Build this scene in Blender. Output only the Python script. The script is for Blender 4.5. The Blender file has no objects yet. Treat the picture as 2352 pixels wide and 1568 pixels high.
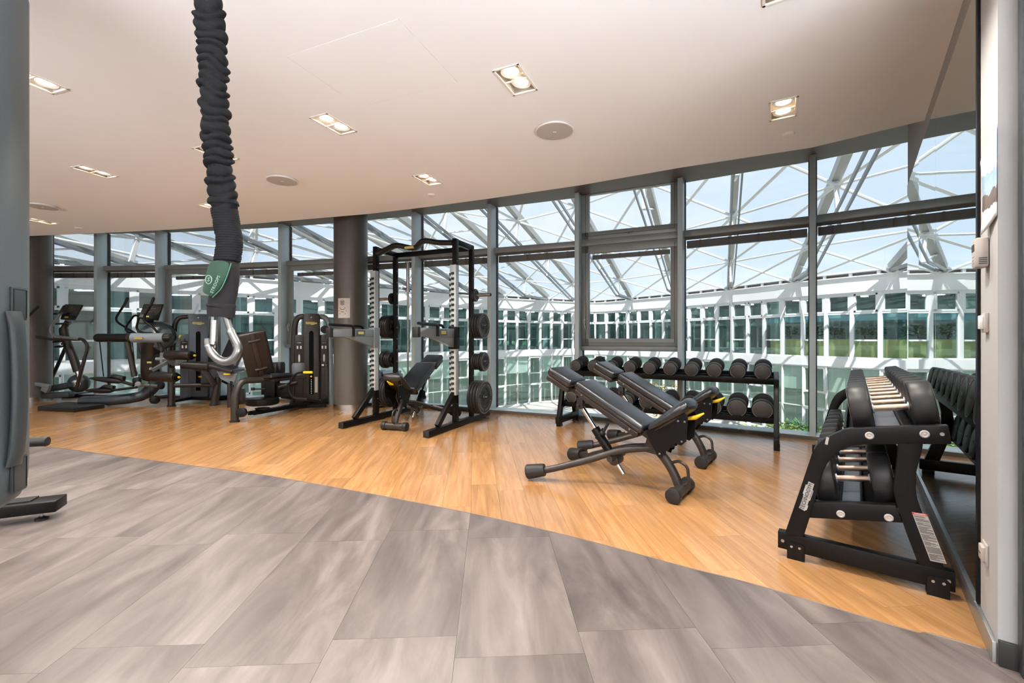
import bpy, bmesh, math, random
from mathutils import Vector as V, Matrix as M
random.seed(7)
C = bpy.context.scene.collection
SC = bpy.context.scene
PI = math.pi
# ---------------------------------------------------------------- camera
F = 1020.0; U0 = 1176.0; V0 = 774.0; EYE = 1.15
cam = bpy.data.cameras.new('camera'); cam.sensor_width = 36; cam.lens = 36*F/2352
cam.shift_y = -(784-V0)/2352; cam.clip_end = 400
camo = bpy.data.objects.new('camera', cam); C.objects.link(camo)
camo.location = (0,0,EYE); camo.rotation_euler = (PI/2,0,0); SC.camera = camo
# ---------------------------------------------------------------- world, sun, exposure
SC.view_settings.view_transform = 'Standard'; SC.view_settings.look = 'None'
SC.view_settings.gamma = 1; SC.view_settings.use_curve_mapping = False
SC.view_settings.exposure = 1.3
SC.cycles.use_denoising = True
SC.cycles.max_bounces = 10; SC.cycles.transparent_max_bounces = 24
SC.cycles.diffuse_bounces = 5; SC.cycles.glossy_bounces = 4
SC.cycles.caustics_reflective = False; SC.cycles.caustics_refractive = False
SC.cycles.sample_clamp_indirect = 6
wd = bpy.data.worlds.new('sky'); SC.world = wd; wd.use_nodes = True
nt = wd.node_tree; nt.nodes.clear()
wo = nt.nodes.new('ShaderNodeOutputWorld'); bg = nt.nodes.new('ShaderNodeBackground')
tc = nt.nodes.new('ShaderNodeTexCoord'); mp = nt.nodes.new('ShaderNodeMapping'); mp.inputs['Scale'].default_value = (1,1,2.6)
nz = nt.nodes.new('ShaderNodeTexNoise'); nz.inputs['Scale'].default_value = 2.6; nz.inputs['Detail'].default_value = 6
cr = nt.nodes.new('ShaderNodeValToRGB'); cr.color_ramp.elements[0].position = .42; cr.color_ramp.elements[1].position = .62
cr.color_ramp.elements[0].color = (.63,.72,.85,1); cr.color_ramp.elements[1].color = (.80,.82,.86,1)
nt.links.new(tc.outputs['Generated'], mp.inputs['Vector']); nt.links.new(mp.outputs[0], nz.inputs['Vector'])
nt.links.new(nz.outputs['Fac'], cr.inputs[0]); nt.links.new(cr.outputs[0], bg.inputs[0]); nt.links.new(bg.outputs[0], wo.inputs[0])
bg.inputs[1].default_value = 0.53
def light(name, kind, loc, energy, color, **k):
    d = bpy.data.lights.new(name, kind); d.energy = energy; d.color = color
    for a,b in k.items(): setattr(d, a, b)
    o = bpy.data.objects.new(name, d); C.objects.link(o); o.location = loc; return o
sun = light('sun', 'SUN', (0,0,30), 3.3, (1,.96,.9), angle=.009)
sun.rotation_euler = V((.03,.66,-.75)).to_track_quat('-Z','Y').to_euler()
for x,y in ((-6.5,-.4),(-4.6,-.9),(-2.8,-1.0),(-1.0,-1.2),(.5,-1.0),(-5.6,1.2),(-3.6,.9),(-7.6,2.6),(-6.0,-2.9),(-3.5,-2.9),(-1.0,-2.9),(1.2,-2.9)):  # unseen spots without fixtures, added as fill for the room
    l_=light('added fill spot','SPOT',(x,y,2.62),64,(1,.97,.94),spot_size=2.35,spot_blend=.5,shadow_soft_size=.10)
for x,y,sx,sy,e,az in ((-4.5,-3.9,13,.6,245,0),(1.9,-1.2,4,.5,245*.22,math.radians(55))):  # two uplights added out of view to brighten the ceiling
    l_=light('added uplight','AREA',(x,y,.45),e,(.97,.98,1),shape='RECTANGLE',size=sx,size_y=sy,spread=math.radians(96)); l_.rotation_euler=(math.radians(180-38),0,az)
# ---------------------------------------------------------------- helpers
def W(u, v, Y): return V(((u-U0)/F*Y, Y, EYE-(v-V0)/F*Y))
def PF(u, v, z=0.0):
    Y = (EYE-z)*F/(v-V0); return V(((u-U0)/F*Y, Y, z))
def PX(u, Y, z): return V(((u-U0)/F*Y, Y, z))
class MB:
    def __init__(s): s.v=[]; s.f=[]
    def add(s, vs, fs):
        n=len(s.v); s.v += [tuple(x) for x in vs]; s.f += [tuple(i+n for i in f) for f in fs]; return s
    def box(s, c, d, R=None):
        c=V(c); hx,hy,hz=[x/2 for x in d]
        vs=[V((x,y,z)) for x in(-hx,hx) for y in(-hy,hy) for z in(-hz,hz)]
        if R is not None: vs=[R@x for x in vs]
        return s.add([c+x for x in vs], [(0,1,3,2),(4,6,7,5),(0,4,5,1),(2,3,7,6),(0,2,6,4),(1,5,7,3)])
    def bar(s, a, b, w, h, up=(0,0,1)):
        a=V(a); b=V(b); d=(b-a); L=d.length; d.normalize(); up=V(up)
        x=d.cross(up)
        if x.length<1e-4: x=d.cross(V((0,1,0)))
        x.normalize(); z=x.cross(d)
        R=M((x,d,z)).transposed()
        return s.box((a+b)/2,(w,L,h),R)
    def tube(s, P, r, n=10, cap=True, flat=None):
        P=[V(p) for p in P]
        if isinstance(r,(list,tuple)):
            q=[x if isinstance(x,tuple) else (x,x) for x in r]; rs=[]
            for i in range(len(P)):
                t=i/(len(P)-1)*(len(q)-1); j=min(int(t),len(q)-2); f=t-j
                rs.append((q[j][0]*(1-f)+q[j+1][0]*f, q[j][1]*(1-f)+q[j+1][1]*f))
        else: rs=[(r,r)]*len(P)
        T=[]
        for i in range(len(P)):
            t=(P[min(i+1,len(P)-1)]-P[max(i-1,0)]); t.normalize(); T.append(t)
        nrm=T[0].orthogonal().normalized()
        if flat is not None:
            nrm=V(flat); nrm=(nrm-T[0]*nrm.dot(T[0])).normalized()
        base=len(s.v); k=len(P)
        for i in range(k):
            if i: nrm=(nrm-T[i]*nrm.dot(T[i])).normalized()
            b=T[i].cross(nrm)
            ra=rs[i]; 
            if not isinstance(ra,tuple): ra=(ra,ra)
            for j in range(n):
                a=2*PI*j/n; s.v.append(tuple(P[i]+nrm*math.cos(a)*ra[0]+b*math.sin(a)*ra[1]))
        for i in range(k-1):
            for j in range(n):
                s.f.append((base+i*n+j, base+i*n+(j+1)%n, base+(i+1)*n+(j+1)%n, base+(i+1)*n+j))
        if cap:
            s.f.append(tuple(base+j for j in range(n))[::-1]); s.f.append(tuple(base+(k-1)*n+j for j in range(n)))
        return s
    def cyl(s, a, b, r, n=20, bev=0):
        a=V(a); b=V(b)
        if bev:
            d=(b-a).normalized()*bev
            return s.tube([a,a+d*.3,a+d,b-d,b-d*.3,b],[r-bev,r-bev*.3,r,r,r-bev*.3,r-bev],n)
        return s.tube([a,b],r,n)
    def lathe(s, prof, o=(0,0,0), ax=(0,0,1), n=28):
        o=V(o); ax=V(ax).normalized(); x=ax.orthogonal().normalized(); y=ax.cross(x); base=len(s.v); k=len(prof)
        for (r,h) in prof:
            for j in range(n):
                a=2*PI*j/n; s.v.append(tuple(o+ax*h+(x*math.cos(a)+y*math.sin(a))*max(r,1e-4)))
        for i in range(k-1):
            for j in range(n):
                s.f.append((base+i*n+j, base+i*n+(j+1)%n, base+(i+1)*n+(j+1)%n, base+(i+1)*n+j))
        return s
    def prism(s, poly, o, ex, ey, ez, t):
        """polygon in the ex/ey plane at o, extruded by t along ez"""
        o=V(o);ex=V(ex);ey=V(ey);ez=V(ez);n=len(poly)
        vs=[o+ex*a+ey*b for a,b in poly]+[o+ex*a+ey*b+ez*t for a,b in poly]
        fs=[tuple(range(n))[::-1],tuple(range(n,2*n))]+[(i,(i+1)%n,n+(i+1)%n,n+i) for i in range(n)]
        return s.add(vs,fs)
    def strip(s, outer, inner, o, ex, ey, ez, t):
        """ribbon between two matching polylines, extruded"""
        o=V(o);ex=V(ex);ey=V(ey);ez=V(ez);n=len(outer); P=lambda p,k:o+ex*p[0]+ey*p[1]+ez*(t*k)
        vs=[P(p,0) for p in outer]+[P(p,0) for p in inner]+[P(p,1) for p in outer]+[P(p,1) for p in inner]
        fs=[]
        for i in range(n-1):
            fs+=[(i,i+1,n+i+1,n+i),(2*n+i,3*n+i,3*n+i+1,2*n+i+1),(i,2*n+i,2*n+i+1,i+1),(n+i,n+i+1,3*n+i+1,3*n+i)]
        fs+=[(0,n,3*n,2*n),(n-1,3*n-1,4*n-1,2*n-1)]
        return s.add(vs,fs)
    def mesh(s, name, mat=None, bevel=0, seg=2, smooth=35):
        me=bpy.data.meshes.new(name); bm=bmesh.new()
        vs=[bm.verts.new(v) for v in s.v]
        for f in s.f:
            try: bm.faces.new([vs[i] for i in f])
            except ValueError: pass
        bmesh.ops.recalc_face_normals(bm, faces=bm.faces[:])
        if bevel:
            es=[e for e in bm.edges if len(e.link_faces)==2 and e.calc_face_angle(0)>.6]
            bmesh.ops.bevel(bm, geom=es, offset=bevel, segments=seg, profile=.5, affect='EDGES', clamp_overlap=True)
        bm.to_mesh(me); bm.free()
        if mat: me.materials.append(mat)
        if smooth:
            me.polygons.foreach_set('use_smooth',[True]*len(me.polygons)); me.set_sharp_from_angle(angle=math.radians(smooth))
        me.update(); return me
    def build(s, name, mat, parent=None, **k):
        return link(name, s.mesh(name, mat, **k), parent)
def link(name, data, parent=None):
    o=bpy.data.objects.new(name, data); C.objects.link(o)
    if parent is not None: o.parent=parent
    return o
def tag(o, label=None, cat=None, group=None, kind=None):
    if label: o['label']=label
    if cat: o['category']=cat
    if group: o['group']=group
    if kind: o['kind']=kind
    return o
def thing(name, label, cat, loc=(0,0,0), rz=0, group=None, kind=None):
    o=link(name, None); o.location=loc; o.rotation_euler=(0,0,rz); o.empty_display_size=.1
    return tag(o, label, cat, group, kind)
def copy_tree(o, parent=None):
    c=o.copy(); C.objects.link(c); c.parent=parent
    for ch in list(o.children): copy_tree(ch, c)
    return c
def fillet(P, r, n=5):
    P=[V(p) for p in P]; out=[P[0]]
    for i in range(1,len(P)-1):
        a,b,c=P[i-1],P[i],P[i+1]; d1=(a-b); d2=(c-b); rr=min(r,d1.length*.48,d2.length*.48)
        p=b+d1.normalized()*rr; q=b+d2.normalized()*rr
        for k in range(n+1):
            t=k/n; out.append(p*(1-t)**2+b*2*t*(1-t)+q*t*t)
    out.append(P[-1]); return out
def bez(P, n=8):
    """Catmull-Rom through P"""
    P=[V(p) for p in P]; Q=[P[0]*2-P[1]]+P+[P[-1]*2-P[-2]]; out=[]
    for i in range(1,len(Q)-2):
        for k in range(n):
            t=k/n; a,b,c,d=Q[i-1],Q[i],Q[i+1],Q[i+2]
            out.append(.5*((2*b)+(c-a)*t+(2*a-5*b+4*c-d)*t*t+(3*b-a-3*c+d)*t**3))
    out.append(P[-1]); return out
TXT={}
def text(s, size, mat, parent, origin, ex, ey, name='lettering', ext=.0008, ax='CENTER', squeeze=1):
    d=bpy.data.curves.new(name,'FONT'); d.body=s; d.size=size; d.extrude=ext; d.align_x=ax; d.align_y='CENTER'
    d.resolution_u=2; d.materials.append(mat)
    key=(s,round(size,4),mat.name,ext)
    if key not in TXT:
        t_=bpy.data.objects.new('tmp',d); C.objects.link(t_); bpy.context.view_layer.update()
        me=bpy.data.meshes.new_from_object(t_.evaluated_get(bpy.context.evaluated_depsgraph_get())); me.name=name
        bpy.data.objects.remove(t_); TXT[key]=me
    bpy.data.curves.remove(d)
    o=link(name,TXT[key],parent); ex=V(ex).normalized(); ey=V(ey); ey=(ey-ex*ey.dot(ex)).normalized(); ez=ex.cross(ey)
    R=M((ex*squeeze,ey,ez)).transposed().to_4x4(); R.translation=V(origin); o.matrix_local=R
    return o
# ---------------------------------------------------------------- materials
def mat(name, col, rough=.5, metal=0, spec=None, coat=0, noise=None, bump=None, sheen=0, emit=None):
    m=bpy.data.materials.new(name); m.use_nodes=True; nt=m.node_tree; b=nt.nodes['Principled BSDF']
    b.inputs['Base Color'].default_value=(*col,1); b.inputs['Roughness'].default_value=rough; b.inputs['Metallic'].default_value=metal
    if spec is not None: b.inputs['Specular IOR Level'].default_value=spec
    if coat: b.inputs['Specular IOR Level'].default_value=.62; b.inputs['Coat Weight'].default_value=coat; b.inputs['Coat Roughness'].default_value=.15
    if sheen: b.inputs['Sheen Weight'].default_value=sheen
    if emit: b.inputs['Emission Color'].default_value=(*emit[0],1); b.inputs['Emission Strength'].default_value=emit[1]
    if noise or bump:
        tc=nt.nodes.new('ShaderNodeTexCoord')
    if noise:
        sc,amt=noise[0],noise[1]
        n=nt.nodes.new('ShaderNodeTexNoise'); n.inputs['Scale'].default_value=sc; n.inputs['Detail'].default_value=5
        mp=nt.nodes.new('ShaderNodeMapping'); mp.inputs['Scale'].default_value=noise[2] if len(noise)>2 else (1,1,1)
        nt.links.new(tc.outputs['Object'],mp.inputs[0]); nt.links.new(mp.outputs[0],n.inputs['Vector'])
        r=nt.nodes.new('ShaderNodeMapRange'); r.inputs['To Min'].default_value=1-amt; r.inputs['To Max'].default_value=1+amt
        r.inputs['From Min'].default_value=.3; r.inputs['From Max'].default_value=.7
        mx=nt.nodes.new('ShaderNodeVectorMath'); mx.operation='SCALE'; mx.inputs[0].default_value=col
        nt.links.new(n.outputs['Fac'],r.inputs[0]); nt.links.new(r.outputs[0],mx.inputs['Scale']); nt.links.new(mx.outputs[0],b.inputs['Base Color'])
    if bump:
        kind,sc,st=bump[:3]
        n=nt.nodes.new('ShaderNodeTexNoise' if kind=='noise' else 'ShaderNodeTexVoronoi' if kind=='cells' else 'ShaderNodeTexWave')
        n.inputs['Scale'].default_value=sc
        nt.links.new(tc.outputs['Object'],n.inputs['Vector'])
        bp=nt.nodes.new('ShaderNodeBump'); bp.inputs['Strength'].default_value=st; bp.inputs['Distance'].default_value=.004
        nt.links.new(n.outputs[0],bp.inputs['Height']); nt.links.new(bp.outputs[0],b.inputs['Normal'])
    return m
def glass(name, tint, refl=.06, gcol=(1,1,1), rough=0, fk=.8):
    m=bpy.data.materials.new(name); m.use_nodes=True; nt=m.node_tree; nt.nodes.clear()
    o=nt.nodes.new('ShaderNodeOutputMaterial'); mx=nt.nodes.new('ShaderNodeMixShader')
    t=nt.nodes.new('ShaderNodeBsdfTransparent'); t.inputs[0].default_value=(*tint,1)
    g=nt.nodes.new('ShaderNodeBsdfGlossy'); g.inputs[0].default_value=(*gcol,1); g.inputs[1].default_value=rough
    fr=nt.nodes.new('ShaderNodeFresnel'); fr.inputs[0].default_value=1.45
    mu=nt.nodes.new('ShaderNodeMath'); mu.operation='MULTIPLY_ADD'; mu.inputs[1].default_value=fk; mu.inputs[2].default_value=refl-.04*fk
    nt.links.new(fr.outputs[0],mu.inputs[0]); nt.links.new(mu.outputs[0],mx.inputs[0]); nt.links.new(t.outputs[0],mx.inputs[1]); nt.links.new(g.outputs[0],mx.inputs[2])
    nt.links.new(mx.outputs[0],o.inputs[0]); return m
def floor_mat(name, cols, ang, rough, sc, str_, bumpst=.05, rmap=(.8,1.2), coat=0):
    """grain along the board direction, tone varies per board"""
    m=bpy.data.materials.new(name); m.use_nodes=True; nt=m.node_tree; b=nt.nodes['Principled BSDF']
    N=nt.nodes.new; L=nt.links.new
    tc=N('ShaderNodeTexCoord'); oi=N('ShaderNodeObjectInfo')
    mr=N('ShaderNodeMapping'); mr.inputs['Rotation'].default_value=(0,0,-ang)
    ms=N('ShaderNodeMapping'); ms.inputs['Scale'].default_value=str_
    L(tc.outputs['Object'],mr.inputs[0]); L(mr.outputs[0],ms.inputs[0])
    ro=N('ShaderNodeMath'); ro.operation='MULTIPLY'; ro.inputs[1].default_value=40; L(oi.outputs['Random'],ro.inputs[0])
    n=N('ShaderNodeTexNoise'); n.noise_dimensions='4D'; n.inputs['Scale'].default_value=sc; n.inputs['Detail'].default_value=8; n.inputs['Roughness'].default_value=.62; n.inputs['Distortion'].default_value=.7
    L(ms.outputs[0],n.inputs['Vector']); L(ro.outputs[0],n.inputs['W'])
    cr=N('ShaderNodeValToRGB'); e=cr.color_ramp.elements; e[0].position=.3; e[0].color=(*cols[0],1); e[1].position=.72; e[1].color=(*cols[2],1)
    x=e.new(.5); x.color=(*cols[1],1); L(n.outputs['Fac'],cr.inputs[0])
    r=N('ShaderNodeMapRange'); r.inputs['To Min'].default_value=rmap[0]; r.inputs['To Max'].default_value=rmap[1]; L(oi.outputs['Random'],r.inputs[0])
    mu=N('ShaderNodeVectorMath'); mu.operation='SCALE'; L(cr.outputs[0],mu.inputs[0]); L(r.outputs[0],mu.inputs['Scale']); L(mu.outputs[0],b.inputs['Base Color'])
    b.inputs['Roughness'].default_value=rough; b.inputs['Specular IOR Level'].default_value=.62; b.inputs['Coat Weight'].default_value=coat; b.inputs['Coat Roughness'].default_value=.18
    bp=N('ShaderNodeBump'); bp.inputs['Strength'].default_value=bumpst; bp.inputs['Distance'].default_value=.002
    L(n.outputs['Fac'],bp.inputs['Height']); L(bp.outputs[0],b.inputs['Normal'])
    return m
blk=mat('black powder coated steel',(.0035,.0033,.0033),.40,spec=.22,noise=(60,.12))
dkb=mat('dark bronze grey plastic',(.026,.021,.018),.38,noise=(30,.1))
gun=mat('blue grey painted steel',(.22,.25,.27),.35,metal=.2)
gpan=mat('grey machine cover',(.085,.105,.13),.38,metal=.2)
pad=mat('black vinyl upholstery',(.012,.0135,.017),.30,spec=.7,bump=('noise',220,.10))
padside=mat('dark stitched vinyl side',(.018,.014,.012),.42,bump=('noise',200,.1))
rub=mat('dark grey rubber',(.015,.0145,.015),.45,spec=.4)
rubb=mat('black rubber',(.008,.008,.008),.5)
chrome=mat('chrome',(.5,.5,.5),.14,metal=1)
steel=mat('brushed stainless steel',(.42,.42,.41),.32,metal=1,noise=(8,.1,(1,1,30)))
galv=mat('silver slotted steel',(.46,.52,.55),.4,metal=.25); black=mat('deep black recess',(.002,.002,.002),.6,spec=.1)
handle=mat('knurled steel grip',(.36,.265,.21),.36,metal=1,bump=('noise',600,.3))  # coppery reflection on the steel is put into the base colour
yel=mat('yellow plastic',(.85,.62,.03),.4)
yelb=mat('yellow badge',(.55,.50,.14),.45)
whi=mat('white print',(.85,.85,.83),.5)
sil=mat('silver sticker',(.42,.39,.36),.45)
inkm=mat('dark ink',(.03,.03,.03),.6)
redm=mat('red print',(.5,.05,.03),.5)
ceil_m=mat('warm white ceiling plaster',(.87,.885,.90),.85,noise=(1.5,.015),bump=('noise',90,.05))
wallm=mat('pale grey wall paint',(.37,.365,.36),.8,bump=('noise',120,.06))
soff=mat('dark bronze soffit metal',(.10,.085,.072),.5)
mull=mat('grey aluminium mullion',(.55,.66,.70),.45,metal=.2)
mull2=mat('grey window frame',(.27,.29,.285),.4,metal=.2)
glz=glass('window glass',(.945,.975,.98),.014,fk=.4)
mir=mat('mirror',(.80,.875,.86),.012,metal=1)
blh=mat('dark blind housing',(.11,.115,.11),.5)
colm=mat('bronze grey column paint',(.135,.125,.112),.38,metal=.25)
# ================================================================ SETTING
H_C=2.71; Z_TR=2.54; Z_HEAD=3.19
wd_dir=V((.772,1,0)).normalized(); wn=V((-wd_dir.y,wd_dir.x,0))     # right wall direction and its normal into the room
def wall_pt(Y,z=0,off=0): return V((.772*Y+.503,Y,z))+wn*off
# facade line (glass plane, inner face of the transoms)
FV=[(4.42,4.412),(3.48,5.14),(2.25,5.87),(1.0,6.47),(-.275,6.99),(-1.54,7.42),(-2.90,7.86),(-4.13,8.19),(-5.39,8.45),(-6.74,8.66),(-8.01,8.76),(-9.15,8.78),(-10.5,8.72),(-11.9,8.5)]
FV=[V((a,b,0)) for a,b in FV]
def fnorm(i):
    i=max(0,min(len(FV)-2,i)); d=(FV[i+1]-FV[i]).normalized(); return V((-d.y,d.x,0)) if V((-d.y,d.x,0)).dot(-FV[i])>0 else V((d.y,-d.x,0))
def vnorm(i):
    if i==0: return fnorm(0)
    return (fnorm(i-1)+fnorm(i)).normalized()
UP=V((0,0,1))
# ---- floor
aw=math.atan2(.9965,-.084)-PI/2; ag=math.atan2(1,-.05)-PI/2
wood=floor_mat('oak plank',((.28,.138,.050),(.36,.185,.072),(.45,.25,.108)),aw,.22,3.2,(8,.55,1),.02,(.84,1.13))
grey=floor_mat('taupe stone vinyl tile',((.054,.042,.038),(.122,.099,.091),(.215,.182,.168)),ag,.42,2.2,(2.6,.55,1),.08,(.90,1.08))
bpts=[(-14,4.9),(-9,4.95),(-7,4.92),(-5.17,4.72),(-3.91,4.33),(-2.94,4.0),(-2.11,3.717),(-1.25,3.355),(-.86,3.18),(-.22,2.875),(.285,2.596),(.6,2.40),(.88,2.215),(1.077,2.10),(1.281,1.954),(1.559,1.743),(1.77,1.615),(3.0,.6)]
bpts=[(p.x,p.y) for p in bez([V((x,y,0)) for x,y in bpts],8)]
def interp(pts,x):
    if x<=pts[0][0]: return pts[0][1]
    for (a,b),(c,d) in zip(pts,pts[1:]):
        if x<=c: return b+(d-b)*(x-a)/(c-a)
    return pts[-1][1]
def boards(name, material, ang, width, length, trange, srange, keep_above, parent, stag, skip, thick=.01,g=.0012):
    ex=V((math.cos(ang),math.sin(ang),0)); ey=V((-ex.y,ex.x,0))
    cur=sorted(((V((x,y,0)).dot(ex),V((x,y,0)).dot(ey)) for x,y in bpts))
    fac=sorted(((V((p.x,p.y,0)).dot(ex),V((p.x,p.y,0)).dot(ey)) for p in [V((7,2.4,0))]+[q+vnorm(i)*.12 for i,q in enumerate(FV)]))
    n=0; t=trange[0]; col=0
    while t<trange[1]:
        s=srange[0]+stag(col)
        while s<srange[1]:
            t0,t1,s0,s1=t+g,t+width-g,s+g,s+length-g
            NN=33 if width>.3 else 15; ts=[t0+(t1-t0)*k/(NN-1) for k in range(NN)]
            bs=[interp(cur,x) for x in ts]
            if keep_above:
                lo=[max(s0,b) for b in bs]; hi=[min(s1,interp(fac,x)) for x in ts]
            else:
                lo=[s0]*NN; hi=[min(s1,b) for b in bs]
            ok=[k for k in range(NN) if hi[k]-lo[k]>.0008]
            if len(ok)>=2:
                pts=[(ts[k],lo[k]) for k in ok]+[(ts[k],hi[k]) for k in reversed(ok)]
                if all(abs(p[1]-s0)<1e-6 for p in pts[:len(ok)]) and all(abs(p[1]-s1)<1e-6 for p in pts[len(ok):]):
                    pts=[(t0,s0),(t1,s0),(t1,s1),(t0,s1)]
                cx=sum(p[0] for p in pts)/len(pts); cy=sum(p[1] for p in pts)/len(pts); c=ex*cx+ey*cy
                if not skip(c):
                    MB().prism(pts,(0,0,-thick),ex,ey,UP,thick).build(name,material,parent,smooth=0); n+=1
            s+=length
        t+=width; col+=1
    return n
fpoly=[(p.x,p.y) for p in FV]+[(-12.5,-4.2),(2.6,-4.2),(2.6,.3),(4.9,3.6)]
floor=tag(MB().prism(fpoly,(0,0,-.3),(1,0,0),(0,1,0),UP,.2915).build('floor',mat('floor screed',(.12,.085,.06),.8),smooth=0),kind='structure')
def fy(x):   # facade depth at x
    pts=sorted((p.x,p.y) for p in FV); return interp(pts,x)
skw=lambda c: c.x>.772*c.y+.503+.9 or c.x<-11.2
rs=random.Random(3); stg=[rs.random()*1.4 for _ in range(400)]
n1=boards('plank',wood,aw,.196,1.42,(-11,4.9),(-1,10),True,floor,lambda c:-stg[c],skw,g=.0006)
skg=lambda c: c.y<-1.6 or c.x<-6.6 or c.x>.772*c.y+.503+.75
n2=boards('tile',grey,ag,.471,.95,(-7.7+.471*.08,4.5),(-2.2,8),False,floor,lambda c:(c%2)*.47-(.35 if c%2 else 0),skg,g=.0005)
print('PLANKS',n1,n2)
# thin metal strip on the joint between wood and vinyl
st=MB(); P=[V((x,y,.0)) for x,y in bpts if -7<x<1.78]
st.tube(P,(.0035),6); st.build('joint_strip',mat('dull bronze joint strip',(.16,.12,.09),.5,metal=.3),floor)
# ---- ceiling with real holes for the fixtures
cedge=[(-11.5,7.2),(-9.5,7.05),(-7.41,6.85),(-6.2,6.67),(-4.90,6.44),(-3.4,6.07),(-1.80,5.62),(-1.0,5.32),(-.225,4.99),(.711,4.56),(1.54,4.096),(2.47,3.657),(2.972,3.199)]
holes=[]
def cpt(u,v): 
    Y=(H_C-EYE)*F/(V0-v); return V(((u-U0)/F*Y,Y,0))
lights=[((1185,184),(.425,.905)),((767,285.5),(.40,.917)),((1799,250),(.514,.858)),((1800,-52),(.514,.858)),((68,180),(.33,.944)),((218.5,394),(.30,.954)),((983,412),(.38,.925)),((497,352),(.35,.937)),((492,476),(.33,.944)),((95,507.5),(.25,.968))]
LP=[]
for (u,v),d in lights:
    c=cpt(u,v); e2=V((d[0],d[1],0)).normalized(); e1=V((e2.y,-e2.x,0)); LP.append((c,e1,e2))
    holes.append([c+e1*sx*.072+e2*sy*.139 for sx,sy in((-1,-1),(1,-1),(1,1),(-1,1))])
panel=[cpt(*p) for p in((914.6,43.2),(657.8,129.3),(826.2,244.9),(1050,188.1))]
pc=sum(panel,V())/4; holes.append([pc+(p-pc)*1.006 for p in panel])
def ceil_mesh():
    bm=bmesh.new()
    outer=[V((x,y,0)) for x,y in cedge]+[V((2.45,2.0,0)),V((2.45,-4.2,0)),V((-12.4,-4.2,0)),V((-12.4,7.2,0))]
    edges=[]; 
    for loop in [outer]+holes:
        vs=[bm.verts.new((p.x,p.y,H_C)) for p in loop]
        edges+=[bm.edges.new((vs[i],vs[(i+1)%len(vs)])) for i in range(len(vs))]
    bmesh.ops.triangle_fill(bm,use_beauty=True,use_dissolve=False,edges=edges)
    g=bmesh.ops.extrude_face_region(bm,geom=bm.faces[:]); 
    for x in g['geom']:
        if isinstance(x,bmesh.types.BMVert): x.co.z+=.07
    bmesh.ops.recalc_face_normals(bm,faces=bm.faces[:])
    me=bpy.data.meshes.new('ceiling'); bm.to_mesh(me); bm.free(); me.materials.append(ceil_m); return me
ceiling=tag(link('ceiling',ceil_mesh()),kind='structure')
# upstand at the ceiling edge, and slab closing the void above
up=MB(); ce=[V((x,y,H_C)) for x,y in cedge]
for a,b in zip(ce,ce[1:]):
    up.bar(a+UP*.26,b+UP*.26,.02,.42)
up.build('edge_upstand',ceil_m,ceiling)
tp_=[(p.x,p.y) for p in FV]+[(-13,-2),(3.5,-2)]
tag(MB().prism(tp_,(0,0,3.45),(1,0,0),(0,1,0),UP,.1).build('trim_1',soff,smooth=0),kind='structure')
sm=MB(); hd=[V((p.x,p.y,0)) for p in FV]
ins=[hd[i]+vnorm(i)*-.02 for i in range(len(hd))]
inn=[hd[i]+vnorm(i)*3.2 for i in range(len(hd))]
for i in range(len(hd)-1):
    a,b,c,d=ins[i],ins[i+1],inn[i+1],inn[i]
    sm.add([a+UP*Z_HEAD,b+UP*Z_HEAD,c+UP*Z_HEAD,d+UP*Z_HEAD,a+UP*(Z_HEAD+.25),b+UP*(Z_HEAD+.25),c+UP*(Z_HEAD+.25),d+UP*(Z_HEAD+.25)],
        [(0,1,2,3),(4,5,6,7),(0,1,5,4),(1,2,6,5),(2,3,7,6),(3,0,4,7)])
tag(sm.build('trim_2',soff,smooth=0),kind='structure')
# ---- access panel
ap=MB().prism([(p.x,p.y) for p in [pc+(q-pc)*.997 for q in panel]],(0,0,H_C-.001),(1,0,0),(0,1,0),UP,.02).build('access_panel',ceil_m,smooth=0)
tag(ap,'large flush square access hatch outlined in the white ceiling','access panel')
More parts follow.
